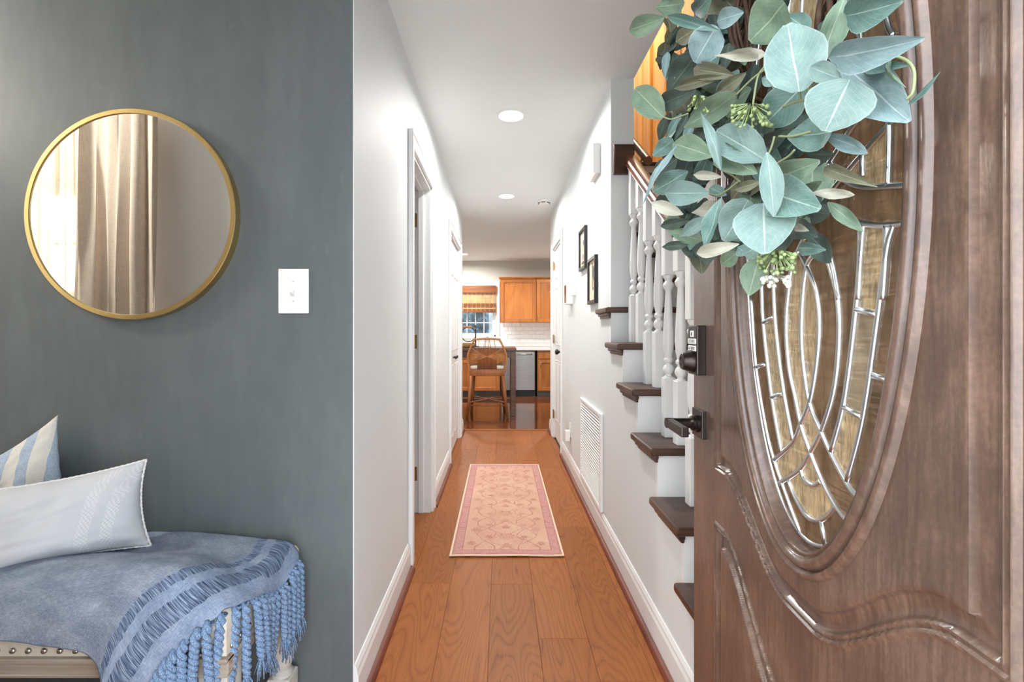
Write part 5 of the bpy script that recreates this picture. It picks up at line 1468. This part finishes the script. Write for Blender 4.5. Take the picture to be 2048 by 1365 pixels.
# subway tile backsplash
bsp = thing('tile_backsplash', (0.6, KY, CZ), 'glossy white subway tile backsplash below the wall cabinets', 'backsplash', kind='structure')
G().box(-0.02, 1.3, KY-0.004, KY-0.0003, CZ, UZ0).build('grout', plain('grout', (0.60, 0.60, 0.59), 0.8), bsp)
TILE = plain('glazed_white_tile', (0.80, 0.80, 0.79), 0.08, var=0.03, scale=4, bump=0.12, bscale=14)
tm = {}
for r in range(6):
    z0 = CZ+0.004+r*0.0772; z1 = min(z0+0.0742, UZ0)
    x = -0.02-(0.0765 if r % 2 else 0)
    while x < 1.3:
        a, b = max(x, -0.02), min(x+0.150, 1.3)
        if b-a > 0.01:
            key = (round(b-a, 3), round(z1-z0, 3))
            if key not in tm: tm[key] = (G().box(a, b, KY-0.011, KY-0.0035, z0, z1, 0.0025, 1).build('tile', TILE, bsp), a, z0)
            else: s_, a0, z00 = tm[key]; share(s_, bsp, (a-a0, 0, z0-z00))
        x += 0.153
# kitchen window with bamboo shade
window('window_2', KX0, KX1, KZ0, KZ1, KY, KY+0.14, 1, 6, 2, 'white kitchen window above the counter', TRIM, -1)
shade = thing('bamboo_shade', (-0.65, KY-0.06, 1.52), 'woven bamboo roman shade half lowered over the kitchen window', 'window shade')
BAMD = wood('dark_bamboo', rgb(84, 44, 20), rgb(126, 72, 34), rgb(160, 100, 52), 'X', 4, 0.5, (10, 0.6), 90, 0.3, 0.1)
BAML = plain('pale_bamboo', rgb(206, 176, 122), 0.5, var=0.15, scale=30)
sx0, sx1 = KX0-0.05, KX1+0.005
G().box(sx0, sx1, KY-0.075, KY-0.022, 1.885, 2.025, 0.004, 1).build('valance', BAMD, shade)
zz = 1.535; i = 0; sl = {}
while zz < 1.88:
    kind = 'd' if zz < 1.60 or 1.645 < zz < 1.70 or 1.85 < zz else 'l'
    kind = 'd' if (zz < 1.575 or 1.60 < zz < 1.68 or zz > 1.845) else 'l'
    hgt = 0.009
    key = kind
    if key not in sl: sl[key] = (G().box(sx0+0.006, sx1-0.006, KY-0.060 if kind == 'd' else KY-0.052, KY-0.044, zz, zz+hgt, 0.002, 1).build('slat', BAMD if kind == 'd' else BAML, shade), zz)
    else: share(sl[key][0], shade, (0, 0, zz-sl[key][1]))
    zz += 0.0098 if kind == 'd' else 0.0135; i += 1
G().box(sx0+0.003, sx1-0.003, KY-0.07, KY-0.042, 1.515, 1.535, 0.004, 1).build('bottom_rail', BAMD, shade)
for q in range(14):
    xx = sx0+0.04+q*(sx1-sx0-0.08)/13; G().box(xx-0.002, xx+0.002, KY-0.0625, KY-0.0445, 1.53, 1.886).build('cord', BAML, shade)
# garden outside the kitchen window
struct(G().box(-12, 12, KY+0.14, 24, -0.4, -0.3).build('ground_yard', plain('lawn', (0.05, 0.08, 0.03), 0.9, var=0.3)))
g = G()
def hedge(u, v):
    a = -7+14*u; b = -0.32+2.9*v
    d = mnoise.noise(Vector((a*1.3, b*1.3, 0)))*0.5+mnoise.noise(Vector((a*4, b*4, 4)))*0.25
    return Vector((a, 13.5+d+0.5*v*v, b+0.15*mnoise.noise(Vector((a*2, 1, 0)))*v))
g.grid(hedge, 120, 40)
hm = M('blue_green_hedge', 0.9); hn = hm.noise(hm.coord(), 9, 4, 0.7); hm.color(hm.ramp(hn, [(0.35, rgb(22, 34, 40)), (0.55, rgb(52, 72, 84)), (0.75, rgb(110, 132, 150))]))
hd_ = g.build('hedge', hm.m, None, True); md = hd_.modifiers.new('depth', 'SOLIDIFY'); md.thickness = 0.6; md.offset = -1
tag(hd_, 'dark blue green hedge outside the kitchen window', 'hedge')

# dark wooden table
TABLEW = wood('dark_stained_table', rgb(46, 26, 16), rgb(82, 50, 32), rgb(112, 74, 48), 'X', 6, 0.3, (7, 0.8), 150, 0.4, 0.1)
t = thing('counter_table', (-0.5, 6.8, 0), 'tall dark wooden table behind the rattan stool', 'table')
G().box(-1.25, 0.21, 6.36, 7.15, 0.895, 0.935, 0.004, 1).build('tabletop', TABLEW, t)
g = G(); g.box(-1.2, 0.15, 6.41, 6.435, 0.80, 0.8945); g.box(-1.2, 0.15, 7.06, 7.085, 0.80, 0.8945); g.box(0.15, 0.175, 6.41, 7.085, 0.80, 0.8945); g.build('apron', TABLEW, t)
for x in (-1.22, 0.135):
    for y in (6.385, 7.045): G().box(x, x+0.068, y, y+0.068, 0.0003, 0.8946, 0.003, 1).build('leg', TABLEW, t)
G().box(-1.16, 0.14, 6.73, 6.77, 0.14, 0.19, 0.003, 1).build('stretcher', TABLEW, t)
G().box(0.15, 0.188, 6.45, 7.05, 0.14, 0.19, 0.003, 1).build('stretcher', TABLEW, t)

# rattan counter stool, back toward the hall
RAT = plain('honey_rattan', rgb(186, 124, 72), 0.45, var=0.18, scale=40)
RATD = plain('woven_cane', rgb(188, 128, 78), 0.55, var=0.2, scale=70)
STW = wood('stool_frame_wood', rgb(98, 52, 24), rgb(146, 86, 44), rgb(176, 112, 64), 'Z', 5, 0.4, (9, 1), 120, 0.35, 0.1)
SXC, SYB = -0.186, 6.262
st = thing('rattan_stool', (SXC, 6.45, 0), 'rattan counter stool with string woven back facing the dark table', 'stool')
def bp(dx, z): return Vector((SXC+dx, SYB-0.06*(z-0.60), z))
outl = [(-0.235, 0.615), (-0.255, 0.74), (-0.258, 0.83), (-0.235, 0.91), (-0.175, 1.035), (-0.145, 1.058), (0.0, 1.064), (0.145, 1.058), (0.175, 1.035), (0.235, 0.91), (0.258, 0.83), (0.255, 0.74), (0.235, 0.615)]
G().tube(catmull([bp(a, b) for a, b in outl], 5), 0.0135, 10).build('back_frame', RAT, st, True)
G().tube([bp(-0.235, 0.615), bp(0.235, 0.615)], 0.014, 10).build('lower_rail', RAT, st, True)
G().tube(catmull([bp(-0.02, 1.066), bp(-0.012, 1.085), bp(0.012, 1.085), bp(0.02, 1.066)], 5), 0.004, 6).build('hanging_loop', BLACK, st, True)
def edge_x(z):
    zs_ = [0.615, 0.74, 0.83, 0.91, 1.035]; xs_ = [0.235, 0.255, 0.258, 0.235, 0.175]; return float(np.interp(z, zs_, xs_))
for k in range(15):
    f = k/14; zl = 0.71+0.23*f; zr = 0.94-0.23*f
    G().tube([bp(-edge_x(zl), zl), bp(0, (zl+zr)/2)+Vector((0, -0.006 if k % 2 else 0.002, 0)), bp(edge_x(zr), zr)], 0.0042, 5).build('strand', RATD, st, True)
for k in range(13):
    f = k/12; zl = 0.70+0.17*f; xr = 0.16-0.32*f*0.2
    G().tube([bp(-edge_x(zl), zl), bp(-0.12+0.02*f, 0.835+0.01*f)], 0.004, 5).build('strand', RATD, st, True)
    G().tube([bp(edge_x(zl), zl), bp(0.12-0.02*f, 0.835+0.01*f)], 0.004, 5).build('strand', RATD, st, True)
for k in range(21):
    x = -0.128+0.256*k/20
    G().tube([bp(x, 0.62), bp(x*0.96, 0.80), bp(x*0.92, 0.925)], 0.0056, 5).build('cane', STW, st, True)
for x, x2 in ((-0.055, -0.022), (-0.03, -0.01), (0.05, 0.03), (0.025, 0.012), (-0.12, -0.11), (0.11, 0.10)):
    G().tube([bp(x, 0.92), bp(x2, 1.058)], 0.0045, 5).build('strand', RATD, st, True)
G().box(SXC-0.225, SXC+0.225, SYB+0.015, SYB+0.40, 0.655, 0.70, 0.018, 3).build('seat_cushion', plain('white_seat_cushion', (0.74, 0.70, 0.64), 0.9), st, True, True)
G().box(SXC-0.235, SXC+0.235, SYB-0.014, SYB+0.42, 0.565, 0.654, 0.01, 2).build('seat_frame', STW, st, True, True)
LEGS = [(-0.21, 6.275, -0.265, 6.235), (0.21, 6.275, 0.272, 6.235), (-0.20, 6.64, -0.235, 6.69), (0.20, 6.64, 0.235, 6.69)]
for (a, y, a2, y2) in LEGS: G().tube([(SXC+a2, y2, 0.0004), (SXC+a, y, 0.58)], [0.019, 0.026], 10).build('leg', STW, st, True)
def legp(i, z): a, y, a2, y2 = LEGS[i]; q = z/0.58; return Vector((SXC+a2+(a-a2)*q, y2+(y-y2)*q, z))
for i, j, z1_, z2_ in ((0, 3, 0.21, 0.24), (1, 2, 0.21, 0.24), (0, 1, 0.17, 0.17)): G().tube([legp(i, z1_), legp(j, z2_)], 0.010, 8).build('stretcher', STW, st, True)

# hoop ornament and tray on the table
t = thing('hoop_ornament', (-0.42, 6.85, 0.935), 'round dark metal hoop on a stand with wooden bar on the table', 'ornament')
G().lathe([(0.06, 0), (0.06, 0.008), (0.012, 0.014), (0.012, 0.02)], (-0.372, 6.85, 0.9352), 20).build('base', BLACK, t, True, True)
G().tube([(-0.372, 6.85, 0.95), (-0.372, 6.85, 1.255)], 0.010, 10).build('post', BLACK, t, True)
hp = [(-0.475+0.105*math.cos(2*PI*k/40), 6.85, 1.115+0.105*math.sin(2*PI*k/40)) for k in range(40)]
G().tube(hp, 0.0065, 8, True).build('hoop', BLACK, t, True)
G().box(-0.60, -0.42, 6.83, 6.87, 1.205, 1.235, 0.006, 2).build('bar', RAT, t)
t = thing('woven_tray', (-0.50, 6.62, 0.935), 'low woven straw tray on the dark table at the left', 'tray')
G().lathe([(0.10, 0.0), (0.125, 0.01), (0.135, 0.03), (0.14, 0.055), (0.133, 0.056), (0.125, 0.03), (0.11, 0.014), (0.001, 0.012)], (-0.50, 6.62, 0.9352), 28).build('bowl', plain('straw', rgb(176, 150, 104), 0.8, var=0.2, scale=90), t, True)
G().tube([(-0.50+0.138*math.cos(2*PI*k/32), 6.62+0.138*math.sin(2*PI*k/32), 0.9352+0.057) for k in range(32)], 0.005, 6, True).build('rim', RAT, t, True)
